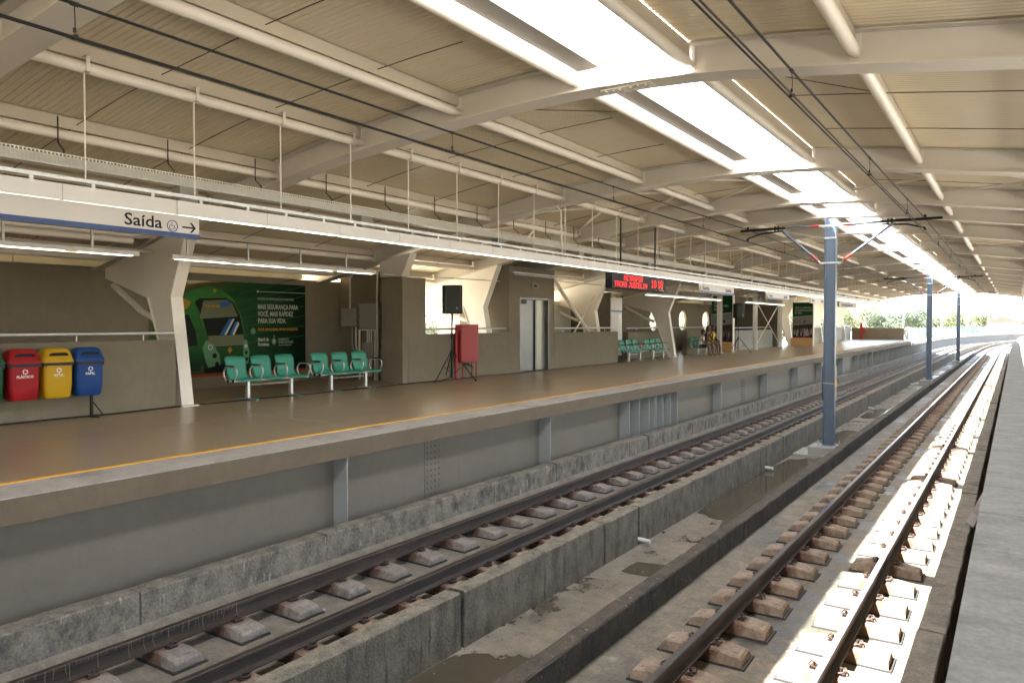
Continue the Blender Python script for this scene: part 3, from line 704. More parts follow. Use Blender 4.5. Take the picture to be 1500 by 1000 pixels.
# ================================================================== LIGHT LINES, TRAY, CONDUITS
def light_line(label, x, z, y0, y1, rods=True, zr=None, step=1.245):
    t = empty('light_line', (x, 0, z), label, 'light fitting')
    hm = MB().box(-.04, .04, .003, step - .003, 0, .165).mesh('luminaire', M_lampoff)
    dm = MB().box(-.028, .028, .03, step - .03, -.006, -.001).mesh('diffuser', M_lamp)
    bm2 = MB().box(-.02, .02, .3, .34, .165, .21).box(-.02, .02, .95, .99, .165, .21).mesh('bracket', M_galv)
    y = y0; k = 0
    while y < y1:
        o = inst('luminaire', hm, t, (random.uniform(-.002, .002), y, random.uniform(-.002, .002))); inst('diffuser', dm, o); 
        if y < 45: inst('bracket', bm2, o)
        if rods:
            yr = y + .25; top = Bz(x) + .1
            r = MB().tube([(x - x, 0, .21), (0, 0, top - z)], .009, 6).build('hanger_rod', M_white, t, loc=(0, yr, 0))
            if y < 40:
                c = MB().box(-.02, .085, -.02, .02, top - z - .02, top - z - .01); c.box(.076, .085, -.02, .02, top - z - .02, top - z + .15); c.box(-.085, .085, -.02, .02, top - z + .14, top - z + .15); c.build('clamp', M_tube, r)
        y += step; k += 1
    MB().box(-.02, .02, y0, y1, .21, .25).build('support_channel', M_galv, t)
    return t
light_line('long white light line hung over the far platform edge', -8.05, 2.765, -5.0, 76, True)
light_line('white light line above the camera platform', .36, 2.80, -4, 76, True)
il = empty('light_line', (-12.0, 0, 2.62), 'inner row of strip lights above the poster wall', 'light fitting')
for a, b in ((-3, 6.72), (7.3, 12.2), (27, 36), (40, 48)):
    y = a
    while y < b - .3:
        o = MB().box(-.06, .06, y, min(y + 1.235, b), 0, .07).build('luminaire', M_lampoff, il); MB().box(-.045, .045, y + .1, min(y + 1.13, b - .1), -.006, -.001).build('diffuser', M_lamp, o)
        MB().box(-.015, .015, y + .3, y + .33, .07, .4).build('bracket', M_galv, o); y += 1.24
# cable tray: slotted sides
tr = empty('cable_tray', (-9.35, 0, 3.34), 'galvanised slotted cable tray under the roof', 'cable tray')
m = MB()
for z in (0, .045, .09, .135): m.box(.16, .164, -5, 76, z, z + .012)
m.box(0, .16, -5, 76, -.003, 0); m.box(0, .004, -5, 76, 0, .147); M_tray = mat('tray_zinc', (.62, .62, .58), .45, metal=.15, var=.1, scale=9); m.build('tray_channel', M_tray, tr)
m = MB(); y = 2.5
while y < 34:
    m.box(.160, .164, y, y + .016, .012, .135); y += .042
sv = m.build('tray_slots', M_tray, tr); sv['kind'] = 'stuff'
ch = MB()
for i in range(18):
    y = 3.1 + i * 1.45
    if y > 36: break
    h = MB().tube([(-.55, 0, .75), (-.55, 0, .42), (-.40, 0, .30), (-.42, .0, .22), (.05, 0, .0)], .009, 5); h.build('tray_hanger', M_dkgrey, tr, loc=(0, y, 0))
bx = MB().box(-.1, .1, -.13, .13, -.2, 0)
jb0 = None
jl = ['grey junction box under the cable tray above the exit sign', 'grey junction box under the cable tray above the benches', 'grey junction box under the tray above the red cabinet', 'grey junction box under the tray above the lift']
for i, y in enumerate((5.85, 9.15, 13.2, 16.7)):
    if jb0 is None:
        jb0 = empty('junction_box', (-9.27, y, 3.335), jl[0], 'junction box', 'boxes under the cable tray'); bx.build('box', M_panelgrey, jb0, bevel=.006); MB().box(-.04, .04, -.04, .04, 0, .012).build('gland', M_dkgrey, jb0); o = jb0
    else: o = copy_tree(jb0); o.location = (-9.27, y, 3.335)
    o['label'] = jl[i]
for y in (21, 26, 31.5, 37, 42, 47, 52, 57, 62, 67, 72):
    o = copy_tree(jb0); o.location = (-9.27, y, 3.335); o['label'] = 'small grey box far along the cable tray'; o['group'] = 'far boxes under the cable tray'
def cond(label, pts, r=.02, m_=M_conduit, n=8): return tag(MB().tube(pts, r, n).build('conduit', m_, None, True), label, 'conduit')
cond('long pale conduit behind the light line', [(-13.5, -3, 2.86), (-13.5, 13.3, 2.86)], .035)
cond('thick pale pipe along the back of the roof', [(-13.2, -3, 3.0), (-13.2, 7.3, 3.0)], .06, M_tube)
cond('thin conduit crossing the first window', [(-12.9, 13.4, 2.72), (-12.9, 18.4, 2.78)], .016)
cond('thin conduit crossing the second window', [(-12.9, 21.4, 2.95), (-12.9, 31, 2.9)], .016)
cond('thin upright conduit dropping from a roof beam to the light line', [(-9.4, 13.7, 3.95), (-8.2, 13.86, 4.0), (-8.12, 13.86, 3.93), (-8.08, 13.86, 2.95)], .022)

# ================================================================== OVERHEAD LINE
MZ = -1.565
def mast(y, label, y_off=0):
    X = -3.85 + cx(y); t = empty('catenary_mast', (X, y, MZ), label, 'mast', None)
    H = 4.12 - MZ
    p = MB(); p.box(-.125, .125, -.006, .006, .02, H)
    for s in (-1, 1): p.box(s * .125 - .007, s * .125 + .007, -.10, .10, .02, H)
    p.build('pole', M_mast, t)
    MB().box(-.27, .27, -.27, .27, 0, .02).build('base_plate', M_galv, t, bevel=.003)
    for sx in (-1, 1):
        for sy in (-1, 1):
            b = MB().lathe([(.035, .02), (.035, .045), (.014, .045), (.014, .13)], (sx * .21, sy * .2, 0), 8); b.build('anchor_bolt', M_galv, t)
    for z in (5.5, 4.58, ):
        c = MB(); c.box(-.24, .24, -.125, -.108, z - .02, z + .02).box(-.24, .24, .108, .125, z - .02, z + .02)
        for s in (-1, 1): c.tube([(s * .21, -.13, z), (s * .21, .14, z)], .012, 6)
        c.build('clamp', M_galv, t)
    c = MB().box(-.14, .14, -.118, -.108, 5.18, 5.22).build('clamp', M_galv, t)
    for s in (-1, 1):
        a = empty('cantilever', (0, 0, 0)); a.parent = t
        zt, zb = 5.52, 4.58
        MB().tube([(s * .16, -.02, zt), (s * .30, -.02, zt)], .02, 8).build('fork', M_galv, a)
        ins = []; L0 = s * .28
        MB().tube([(L0, -.02, zt), (L0 + s * .2, -.02, zt)], .036, 10).build('insulator', M_insul, a, True)
        tip = -2.25 if s < 0 else 2.42
        MB().tube([(L0 + s * .2, -.02, zt), (s * 1.25, -.02, zt + .01)], .030, 10).build('top_tube', M_mast, a, True)
        MB().tube([(s * 1.1, -.02, zt + .009), (tip, -.02, zt + .0)], .034, 10).build('top_tube', M_dkgrey, a, True)
        e = Vector((s * (1.2 if s < 0 else 1.4), -.02, zt - .05)); st_ = Vector((s * .22, -.02, zb)); d = (e - st_).normalized()
        MB().tube([st_, st_ + d * .12], .014, 6).build('fork', M_galv, a)
        MB().tube([st_ + d * .1, st_ + d * .34], .036, 10).build('insulator', M_insul, a, True)
        MB().tube([st_ + d * .34, e], .030, 10).build('strut', M_mast, a, True)
        for xx in (1.28, 1.36): MB().tube([(s * xx, -.02, zt - .09), (s * xx, -.02, zt + .07)], .02, 6).build('clamp', M_dkgrey, a)
        arm0 = (s * 1.4, -.02, zt - .08)
        MB().tube([(s * 1.15, -.02, zt - .06), arm0, (s * 1.7, -.02, zt - .1), (s * 2.07, -.02, 5.31)], .02, 8).build('steady_arm', M_dkgrey, a, True)
        MB().tube([(s * 2.06, -.05, 5.28), (s * 2.06, .01, 5.28)], .03, 8).build('wire_clip', M_dkgrey, a)
        MB().tube([(s * 2.06, -.02, zt - .03), (s * 2.06, -.02, zt + .1)], .028, 8).build('messenger_clip', M_dkgrey, a)
    MB().tube([(-.15, -.02, 5.2), (-1.3, -.02, 5.48)], .006, 5).build('stay_wire', M_galv, t)
    if y < 30:
        MB().box(-.16, -.14, -.1, .1, 1.15, 2.0).build('mast_sign', mat('dark_sign', (.05, .04, .04), .5), t); MB().box(.135, .15, -.13, .11, 1.15, 2.0).build('mast_sign', M_panelgrey, t); MB().box(.151, .154, -.1, .08, 1.5, 1.65).build('sign_sticker', M_yellow, t)
        MB().box(-.14, .14, -.107, -.1, 1.57, 1.585).build('strap', M_galv, t)
    return t
for y, l in ((19.9, 'nearest blue grey overhead line mast between the tracks'), (45.8, 'second blue grey overhead line mast'), (70.4, 'third overhead line mast at the end of the roof'), (-5.2, 'overhead line mast behind the camera')):
    mast(y, l)
    X = -3.85 + cx(y); p = empty('mast_footing', (X, y, -1.78), 'concrete footing of the ' + {19.9: 'nearest', 45.8: 'second', 70.4: 'third', -5.2: 'hidden'}[y] + ' mast', 'footing')
    MB().box(-.74, .62, -.55, .6, 0, .035).build('slab', M_edge, p); MB().box(-.42, .38, -.38, .38, .035, .213).build('plinth', M_palewall, p, bevel=.008)
def wire(label, x, z0s, pts, r, dx=0):
    return None
def sag(y, y0, y1, hi, lo): u = (y - y0) / (y1 - y0) * 2 - 1; return lo + (hi - lo) * u * u
MS = [-5.2, 19.9, 45.8, 70.4, 96, 122, 148]
def line(label, x):
    t = empty('overhead_line', (0, 0, 0), label, 'overhead wire')
    P = []
    for a, b in zip(MS, MS[1:]):
        for k in range(10): y = lerp(a, b, k / 10); P.append((x + cx(y), y, sag(y, a, b, 3.97, 3.90)))
    MB().tube(P, .0125, 6).build('messenger_wire', M_dkgrey, t)
    for d in (-.022, .022):
        MB().tube([(x + cx(y) + d, y, 3.66 if d < 0 else 3.655) for y in range(-5, 150, 5)], .009, 6).build('contact_wire', M_dkgrey, t)
    for a, b in zip(MS[:4], MS[1:5]):
        for f in (.14, .32, .5, .68, .86):
            y = lerp(a, b, f); z = sag(y, a, b, 3.97, 3.90)
            d = MB().tube([(x + cx(y), y, z), (x + cx(y) + .008, y, (z + 3.67) / 2), (x + cx(y), y, 3.66)], .004, 5)
            d.tube([(x + cx(y), y - .03, z), (x + cx(y), y + .03, z)], .018, 6).tube([(x + cx(y) - .03, y, 3.665), (x + cx(y) + .03, y, 3.665)], .016, 6).lathe([(.012, 0), (.012, .03)], (x + cx(y), y, 3.70), 6)
            d.build('dropper', M_dkgrey, t)
    return t
line('overhead wires hanging over the near track', -1.785); line('overhead wires hanging over the far track', -5.88)

# ================================================================== SIGNS
def hang_sign(y0, y1, z0, z1, label, x=-8.05, texts=(), band=True, face=M_signw):
    t = empty('hanging_sign', (x, y0, z0), label, 'sign'); L = y1 - y0; H = z1 - z0
    MB().box(-.045, .04, 0, L, 0, H).build('sign_box', face, t, bevel=.003)
    if band: MB().box(.0401, .043, 0, L, 0, H * .215).build('blue_band', M_blue, t)
    for s, size, yy, zz, fit in texts: lettering(s, size, (.0425, yy, zz), M_ink, t, 'x', .002, fit=fit)
    return t
s1 = hang_sign(0.6, 5.24, 2.505, 2.762, 'long white exit sign with blue band reading Saída', texts=(('Saída', .185, 3.74, .085, .43),))
def ring(parent, y, z, r, th, m_, name='ring', x=.043):
    MB().tube([(x, y + r * math.cos(2 * math.pi * k / 28), z + r * math.sin(2 * math.pi * k / 28)) for k in range(28)], th, 5, closed=True).build(name, m_, parent)
ring(s1, 4.30, .125, .062, .005, M_navy)
wc = MB(); wc.tube([(.043, 4.292, .167), (.043, 4.292, .130), (.043, 4.320, .126), (.043, 4.332, .095)], .004, 5); wc.tube([(.043, 4.292 + .028 * math.cos(a), .112 + .028 * math.sin(a)) for a in [R(110 + 20 * k) for k in range(12)]], .0035, 5); wc.build('wheelchair_symbol', M_navy, s1)
ar = MB(); ar.prism([(4.42, .116), (4.56, .116), (4.56, .134), (4.42, .134)], .041, .044, 'x')
ar.prism([(4.515, .183), (4.54, .183), (4.592, .125), (4.54, .067), (4.515, .067), (4.565, .125)], .041, .044, 'x'); ar.build('arrow', M_ink, s1)
for y0, y1, l, b in ((22.2, 25.4, 'first small hanging sign with blue band beyond the red display', True), (29.6, 32.9, 'second hanging sign with blue edge near the crossed rods', True), (37.0, 40.0, 'pale hanging sign in front of the sunlit columns', False)):
    s = hang_sign(y0, y1, 2.46, 2.76, l, band=b, texts=(('Saída', .17, .12, .09, .6), ('Saída', .17, y1 - y0 - .9, .09, .6)))
s = hang_sign(43.7, 49.1, 2.40, 2.70, 'dark hanging sign with station name near the platform end', band=False, face=mat('brown_sign', (.12, .10, .08), .5), texts=(('Juscelino Kubitschek', .2, .8, .08, 3.4),))
# red display
ld = empty('led_display', (-8.05, 16.0, 2.36), 'black hanging display with red lettering and clock', 'display')
MB().box(-.09, .09, 0, 3.3, 0, .38).build('case', M_black, ld, bevel=.008)
for yy in (.65, 2.75): MB().box(-.015, .015, yy - .016, yy + .016, .38, 1.72).build('hanger', M_blackmetal, ld)
DOT = {'M': '10001 11011 10101 10101 10001 10001 10001', 'E': '11111 10000 10000 11110 10000 10000 11111', 'T': '11111 00100 00100 00100 00100 00100 00100', 'R': '11110 10001 10001 11110 10100 10010 10001',
       'O': '01110 10001 10001 10001 10001 10001 01110', 'F': '11111 10000 10000 11110 10000 10000 10000', 'A': '01110 10001 10001 11111 10001 10001 10001', 'C': '01110 10001 10000 10000 10000 10001 01110',
       'J': '00111 00010 00010 00010 00010 10010 01100', 'U': '10001 10001 10001 10001 10001 10001 01110', 'S': '01111 10000 10000 01110 00001 00001 11110', 'L': '10000 10000 10000 10000 10000 10000 11111',
       'I': '01110 00100 00100 00100 00100 00100 01110', 'N': '10001 11001 10101 10101 10011 10001 10001', '1': '00100 01100 00100 00100 00100 00100 01110', '0': '01110 10001 10001 10001 10001 10001 01110', '8': '01110 10001 10001 01110 10001 10001 01110'}
def dots(word, y, z, px, pz):
    m = MB()
    for ch_ in word:
        if ch_ == ' ': y += px * 4; continue
        for rr_, row in enumerate(DOT[ch_].split()):
            for cc_, b_ in enumerate(row):
                if b_ == '1': m.box(.0905, .0925, y + cc_ * px, y + cc_ * px + px * .86, z + (6 - rr_) * pz, z + (6 - rr_) * pz + pz * .86)
        y += px * 6
    m.build('lettering', M_led, ld)
dots('METROFOR', .66, .205, .0235, .0185); dots('TACAO JUSCELIN', .13, .045, .0235, .0185)
dots('10', 2.30, .085, .030, .030); dots('18', 2.74, .085, .030, .030)
MB().box(.091, .093, 2.85, 3.15, .03, .05).build('maker_label', M_panelgrey, ld)

# tram advertisement
ps = empty('wall_poster', (-15.64, 9.0, .27), 'large green advertisement of a tram on the back wall', 'poster')
PX = .012
def pmat(n, c, r=.35): return mat(n, tuple(q * .6 for q in c), max(r, .55), var=.12, scale=1.5, spec=.12)
def grad(name, c0, c1, c2, y0, y1):
    m = bpy.data.materials.new(name); m.use_nodes = True; t = m.node_tree; b = t.nodes['Principled BSDF']; b.inputs['Roughness'].default_value = .55; b.inputs['Specular IOR Level'].default_value = .12
    tc = t.nodes.new('ShaderNodeTexCoord'); sp = t.nodes.new('ShaderNodeSeparateXYZ'); r = t.nodes.new('ShaderNodeMapRange'); r.inputs[1].default_value = y0; r.inputs[2].default_value = y1
    n = t.nodes.new('ShaderNodeTexNoise'); n.inputs['Scale'].default_value = 1.2; mp = t.nodes.new('ShaderNodeMapping'); mp.inputs['Scale'].default_value = (1, .35, 4); t.links.new(tc.outputs['Object'], mp.inputs[0]); t.links.new(mp.outputs[0], n.inputs[0])
    a = t.nodes.new('ShaderNodeMath'); a.operation = 'MULTIPLY_ADD'; a.inputs[1].default_value = .45; t.links.new(n.outputs[0], a.inputs[0]); 
    cr = t.nodes.new('ShaderNodeValToRGB'); cr.color_ramp.elements[0].color = (*c0, 1); cr.color_ramp.elements[1].color = (*c2, 1); e = cr.color_ramp.elements.new(.5); e.color = (*c1, 1)
    t.links.new(tc.outputs['Object'], sp.inputs[0]); t.links.new(sp.outputs[1], r.inputs[0]); s2 = t.nodes.new('ShaderNodeMath'); s2.operation = 'SUBTRACT'; s2.inputs[1].default_value = .22
    t.links.new(r.outputs[0], s2.inputs[0]); t.links.new(s2.outputs[0], a.inputs[2]); t.links.new(a.outputs[0], cr.inputs[0]); t.links.new(cr.outputs[0], b.inputs['Base Color']); return m
MB().box(0, .01, 0, 4.30, 0, 2.24).build('poster_sheet', grad('poster_green', (.10, .075, .03), (.012, .06, .018), (.002, .010, .004), .2, 4.2), ps)
def vgrad(name, lo, hi, z0, z1):
    m = grad(name, lo, tuple((a + b) / 2 for a, b in zip(lo, hi)), hi, z0, z1); t = m.node_tree
    sp = [n for n in t.nodes if n.bl_idname == 'ShaderNodeSeparateXYZ'][0]; r_ = [n for n in t.nodes if n.bl_idname == 'ShaderNodeMapRange'][0]
    t.links.new(sp.outputs[2], r_.inputs[0]); return m
def flat(pts, m_, lay, nm='print'): return MB().prism(pts, .0103 + lay * .0015, .0110 + lay * .0015, 'x').build(nm, m_, ps)
Gd, Gm, Gl, Ye, Bk, Wh, Bl, Gy, Or = (pmat(*a) for a in (('print_dark_green', (.008, .06, .02)), ('print_green', (.02, .16, .035)), ('print_light_green', (.16, .36, .17)), ('print_yellow', (.50, .33, .04)), ('print_black', (.012, .014, .012)), ('print_white', (.75, .75, .68)), ('print_blue', (.03, .16, .45)), ('print_grey', (.20, .22, .12)), ('print_orange', (.50, .09, .02))))
Gm = vgrad('print_green_body', (.006, .035, .010), (.03, .17, .03), .15, 1.9)
O = lambda L: [(a - 9.0, b - .27) for a, b in L]
flat([(0, 0), (4.3, 0), (4.3, .06), (0, .06)], Or, 0)
flat(O([(9.0, 1.75), (9.4, 2.15), (10.0, 2.35), (10.6, 2.50), (9.0, 2.50)]), pmat('print_brown', (.22, .13, .04)), 0)
flat(O([(9.5, 2.3), (10.2, 2.44), (10.9, 2.50), (10.5, 2.5), (9.5, 2.42)]), Ye, 1)
flat(O([(9.95, 2.42), (10.55, 2.50), (10.35, 2.5), (9.8, 2.50)]), Wh, 2)
for k in range(7):
    y = 11.25; z = 1.0 + k * .2
    flat(O([(y, z), (y + 2.0, z + .18 + .06 * k), (y + 2.0, z + .20 + .06 * k), (y, z + .015)]), pmat('print_streak', (.03, .14, .06)), 0)
# tram: side, front, roof
flat(O([(9.05, .55), (9.05, 1.75), (9.35, 2.02), (9.75, 2.10), (10.05, 2.05), (10.2, 1.6), (10.35, .9), (10.2, .42), (9.75, .40)]), Gm, 2)
flat(O([(9.05, 1.75), (9.35, 2.02), (9.78, 2.12), (10.0, 2.0), (9.9, 1.85), (9.4, 1.68), (9.05, 1.55)]), Ye, 3)
flat(O([(9.35, 1.0), (9.40, 1.58), (9.60, 1.62), (9.62, 1.0)]), Bk, 3); flat(O([(9.70, .98), (9.78, 1.68), (9.92, 1.72), (10.10, 1.35), (10.14, 1.0)]), Bk, 3)
flat(O([(9.75, 2.1), (10.0, 2.28), (10.45, 2.38), (10.8, 2.30), (11.1, 2.10), (11.3, 1.75), (11.42, 1.3), (11.50, .9), (11.5, .5), (11.35, .36), (10.35, .36), (10.25, .6), (10.35, 1.0), (10.25, 1.55), (10.05, 2.0)]), Gm, 4)
flat(O([(9.75, 2.1), (10.0, 2.28), (10.45, 2.38), (10.8, 2.30), (11.05, 2.12), (10.5, 2.14)]), pmat('print_mid_green', (.05, .24, .05)), 5)
flat(O([(10.08, 2.0), (10.2, 2.09), (10.9, 2.12), (11.12, 2.0), (11.28, 1.7), (11.40, 1.2), (11.42, .96), (10.42, .94), (10.40, 1.2), (10.28, 1.62)]), Bk, 5)
flat(O([(10.2, 1.62), (10.30, 2.04), (10.9, 2.08), (11.08, 1.98), (11.22, 1.68)]), Gy, 6); flat(O([(10.42, .96), (10.42, 1.22), (11.38, 1.24), (11.40, .98)]), Gy, 6)
flat(O([(10.72, 1.24), (10.98, 1.62), (11.08, 1.62), (10.84, 1.24)]), Bl, 7); flat(O([(10.84, 1.24), (11.08, 1.62), (11.13, 1.62), (10.90, 1.24)]), Wh, 7)
flat(O([(10.98, 1.24), (11.15, 1.55), (11.22, 1.55), (11.06, 1.24)]), Bl, 7); flat(O([(11.06, 1.24), (11.22, 1.55), (11.26, 1.50), (11.12, 1.24)]), Wh, 7)
flat(O([(10.70, 1.88), (10.75, 2.02), (11.0, 2.03), (11.06, 1.94)]), Bl, 7)
flat(O([(10.26, .95), (10.36, 1.12), (10.55, 1.02), (10.72, .75), (10.75, .40), (10.45, .40), (10.35, .6)]), Gl, 7); flat(O([(11.38, 1.12), (11.48, 1.1), (11.54, .8), (11.50, .5), (11.40, .5), (11.36, .8)]), Gl, 7)
def disc(y, z, r, m_, lay, nm='print'): return flat([(y - 9 + r * math.cos(2 * math.pi * k / 18), z - .27 + r * math.sin(2 * math.pi * k / 18)) for k in range(18)], m_, lay, nm)
disc(10.47, .95, .065, Wh, 8); disc(10.47, .95, .045, Gl, 9); disc(10.58, .75, .06, Bk, 8); disc(10.64, .55, .055, Bk, 8); disc(11.44, .96, .045, Wh, 8); disc(11.45, .80, .04, Bk, 8); disc(11.46, .64, .04, Bk, 8)
flat(O([(10.3, .36), (11.5, .36), (11.5, .52), (10.8, .55), (10.3, .45)]), Bk, 8); disc(11.66, 1.32, .075, Gl, 2); disc(10.6, 2.28, .045, Ye, 7)
flat(O([(10.98, .78), (10.93, .88), (10.99, .95), (11.06, .88)]), Ye, 8)
lettering('Chico da Silva', .085, (.0265, 1.32, 1.62), pmat('print_amber', (.75, .35, .03)), ps, fit=.42, bold=.002)
lettering('GOVERNO DO', .06, (.0265, 1.88, .43), pmat('print_amber', (.75, .35, .03)), ps, fit=.30); lettering('ESTADO DO CEARÁ', .06, (.0265, 1.82, .36), pmat('print_amber', (.75, .35, .03)), ps, fit=.42)
TW = pmat('print_letter_white', (.62, .64, .55)); x0 = 2.80
flat([(x0, 2.025), (4.30, 2.025), (4.30, 2.04), (x0, 2.04)], TW, 3); disc(x0 + 9, 2.032 + .27, .028, TW, 4)
lettering('ESTAÇÃO DE METRÔ JUSCELINO KUBITSCHEK.', .075, (.015, x0, 1.83), TW, ps, fit=1.12)
for k, (s, f_) in enumerate((('MAIS SEGURANÇA PARA', 1.25), ('VOCÊ, MAIS RAPIDEZ', 1.10), ('PARA SUA VIDA.', .86))): lettering(s, .165, (.015, x0, 1.60 - .175 * k), TW, ps, fit=f_, bold=.004)
lettering('CEARÁ. NOVAS IDEIAS. NOVAS CONQUISTAS.', .085, (.015, x0, 1.06), pmat('print_amber', (.75, .35, .03)), ps, fit=1.25, bold=.002)
lettering('Metrô de', .12, (.015, x0, .80), TW, ps, fit=.32, bold=.005); lettering('Fortaleza', .12, (.015, x0, .68), TW, ps, fit=.33, bold=.005)
flat([(3.24, .70), (3.20, .80), (3.28, .90), (3.36, .80), (3.32, .70)], Gl, 3); flat([(3.25, .75), (3.25, .83), (3.31, .83), (3.31, .75)], TW, 4); flat([(3.24, .905), (3.28, .94), (3.32, .905)], Ye, 4)
lettering('GOVERNO DO', .075, (.015, 3.42, .81), TW, ps, fit=.32); lettering('ESTADO DO CEARÁ', .085, (.015, 3.42, .73), TW, ps, fit=.46); lettering('SECRETARIA DA INFRAESTRUTURA', .04, (.015, 3.42, .67), TW, ps, fit=.42)

# totems
def totem(loc, label, lines, wd=1.35, ht=2.85, seed=1, cover=False):
    t = empty('advert_totem', loc, label, 'advert board'); rn = random.Random(seed)
    MB().box(-wd / 2, wd / 2, -.04, .04, .5, ht).build('board', M_lampoff, t); MB().box(-wd / 2 - .08, wd / 2 + .02, -.2, .2, 0, .52).build('wooden_base', M_wood, t, bevel=.01)
    MB().box(wd / 2, wd / 2 + .06, -.1, .1, 0, ht).build('side_frame', M_white, t)
    F = lambda pts, m_, l: MB().prism(pts, -.041 - l * .0015 - .0012, -.0412 - l * .0015, 'y').build('print', m_, t)
    h = wd / 2 - .01
    F([(-h, ht - .02), (h, ht - .02), (h, ht - .88), (-h, ht - .98)], Gd if False else pmat('totem_green', (.012, .10, .035)), 1)
    F([(-h, 1.35), (h, 1.45), (h, ht - .9), (-h, ht - 1.0)], pmat('totem_grey', (.30, .31, .30)), 0)
    F([(-h, .56), (h, .56), (h, 1.45), (-h, 1.35)], pmat('totem_dark', (.06, .045, .04)), 0)
    F([(-h, .53), (h, .53), (h, .60), (-h, .60)], pmat('print_red', (.40, .02, .02)), 2)
    for k in range(26):      # crowd photograph at the foot of the advert
        x = rn.uniform(-h + .06, h - .06); z = rn.uniform(.72, 1.0); c = rn.choice([(.5, .5, .52), (.35, .12, .1), (.1, .12, .2), (.6, .56, .5), (.25, .3, .38), (.08, .08, .08)]); wv = rn.uniform(.04, .065)
        mm = pmat('print_cloth_%d' % (hash(c) % 97), c); l = 1 + (k % 3)
        F([(x - wv, z - .1), (x + wv, z - .1), (x + wv * .8, z + .16), (x - wv * .8, z + .16)], mm, l)
        F([(x + .03 * math.cos(a), z + .2 + .04 * math.sin(a)) for a in [2 * math.pi * i / 8 for i in range(8)]], pmat('print_face', (.22, .12, .08)), l)
    for k, s in enumerate(lines): lettering(s, .15, (-h + .14, -.0455, ht - .42 - k * .17), TW, t, '-y', .003)
    lettering('Metrô de', .1, (-h + .1, -.0455, 1.62), pmat('totem_green', (.012, .10, .035)), t, '-y'); lettering('Fortaleza', .1, (-h + .1, -.0455, 1.52), pmat('totem_green', (.012, .10, .035)), t, '-y')
    F([(.12 + .07 * math.cos(a), 1.60 + .08 * math.sin(a)) for a in [2 * math.pi * i / 12 for i in range(12)]], pmat('totem_green', (.012, .10, .035)), 2)
    return t
totem((-12.72, 38.4, 0), 'green and grey advert board reading ATÉ PACATUBA behind the seated people', ['ATÉ', 'PACATUBA', '26 MIN.'], 1.12, 2.95, 4)
totem((-11.75, 51.9, 0), 'green topped advert board with crowd picture on a wooden base', ['ATÉ O CENTRO', 'DE MARACANAÚ', '20 MIN.'], 1.3, 2.9, 9)
# dark banner on back wall behind posts
bn = empty('wall_banner', (-15.4, 44.9, .9), 'dark picture banner with yellow figures on the far wall', 'banner')
MB().box(0, .02, 0, 4.5, 0, 1.6).build('sheet', Bk, bn)
for a, b, c in ((.4, .9, Ye), (1.3, 1.6, pmat('print_ochre', (.4, .2, .05))), (2.2, 2.4, Gm), (3.5, 3.9, Gm)): MB().prism([(a, 0), (b, 0), (b - .1, .9), (b, 1.5), (a + .1, 1.5), (a + .15, .7)], .021, .024, 'x').build('print', c, bn)

# ================================================================== FURNITURE
def make_bench(n=3):
    t = empty('bench', (0, 0, 0)); p = .60; L = n * p
    # origin: middle of the bench on the floor; it faces +X, seats along Y
    y0 = -L / 2
    fr = MB(); fr.box(-.10, -.04, y0 - .02, -y0 + .02, .37, .41); fr.box(.06, .12, y0 - .02, -y0 + .02, .37, .41); fr.build('seat_beam', M_alu, t, bevel=.004)
    for yy in (y0 - .024, -y0 + .02): MB().box(-.102, -.038, yy, yy + .004, .368, .412).box(.058, .122, yy, yy + .004, .368, .412).build('end_cap', M_black, t)
    MB().tube([(.0, y0 + .42, .29), (.0, -y0 - .42, .29)], .018, 8).build('stretcher', M_alu, t, True)
    for s in (-1, 1):
        yy = s * (L / 2 - .37)
        l = MB(); l.box(-.045, .045, yy - .03, yy + .03, .03, .37); l.build('leg', M_alu, t, bevel=.006)
        f = MB(); f.prism([(-.24, .012), (.24, .012), (.24, .025), (.05, .045), (-.05, .045), (-.24, .025)], yy - .028, yy + .028); fo = f.build('foot_bar', M_alu, t)
        for e in (-1, 1): MB().box(e * .27 - .035, e * .27 + .035, yy - .032, yy + .032, 0, .03).build('foot_cap', M_greenseat, fo, bevel=.004)
    sm = MB(); W = .235
    path = [(.26, .415), (.22, .44), (.05, .425), (-.12, .43), (-.185, .47), (-.21, .55), (-.225, .66), (-.255, .78), (-.29, .86)]
    wid = [W, W, W, W, W * .93, W * .93, W * .98, W, W * .9]
    def P(i, j):
        u = j / 8 * 2 - 1; x, z = path[i]; dip = .016 * (1 - u * u)
        return (x - (dip if i > 4 else 0), u * wid[i], z - (dip if i <= 4 else 0) + (0 if i < 8 else -.012 * u * u))
    sm.grid(P, len(path) - 1, 8)
    sme = sm.mesh('seat', M_greenseat, True)
    for k in range(n):
        o = inst('seat', sme, t, (0, y0 + p * (k + .5) - .02, 0)); md = o.modifiers.new('s', 'SOLIDIFY'); md.thickness = .022; md.offset = -1
    am = MB(); ring_ = []
    for a, b in ((-.17, .40), (-.235, .50), (-.225, .58), (-.165, .655), (-.05, .665), (.10, .665), (.17, .62), (.18, .54), (.12, .43), (.09, .40), (0, .385), (-.1, .385)): ring_.append((a, 0, b))
    am.tube(ring_, .017, 8, closed=True); ame = am.mesh('arm_loop', M_alu, True)
    pme = MB().box(-.14, .10, -.024, .024, .675, .695).mesh('arm_pad', M_black)
    for k in range(n + 1):
        a = inst('arm_loop', ame, t, (0, y0 + p * k, 0)); 
        inst('arm_pad', pme, a)
    return t
b0 = make_bench(); b0.location = (-12.6, 9.79, 0); tag(b0, 'three-seat green bench nearest the camera, in front of the tram poster', 'bench', 'green platform benches')
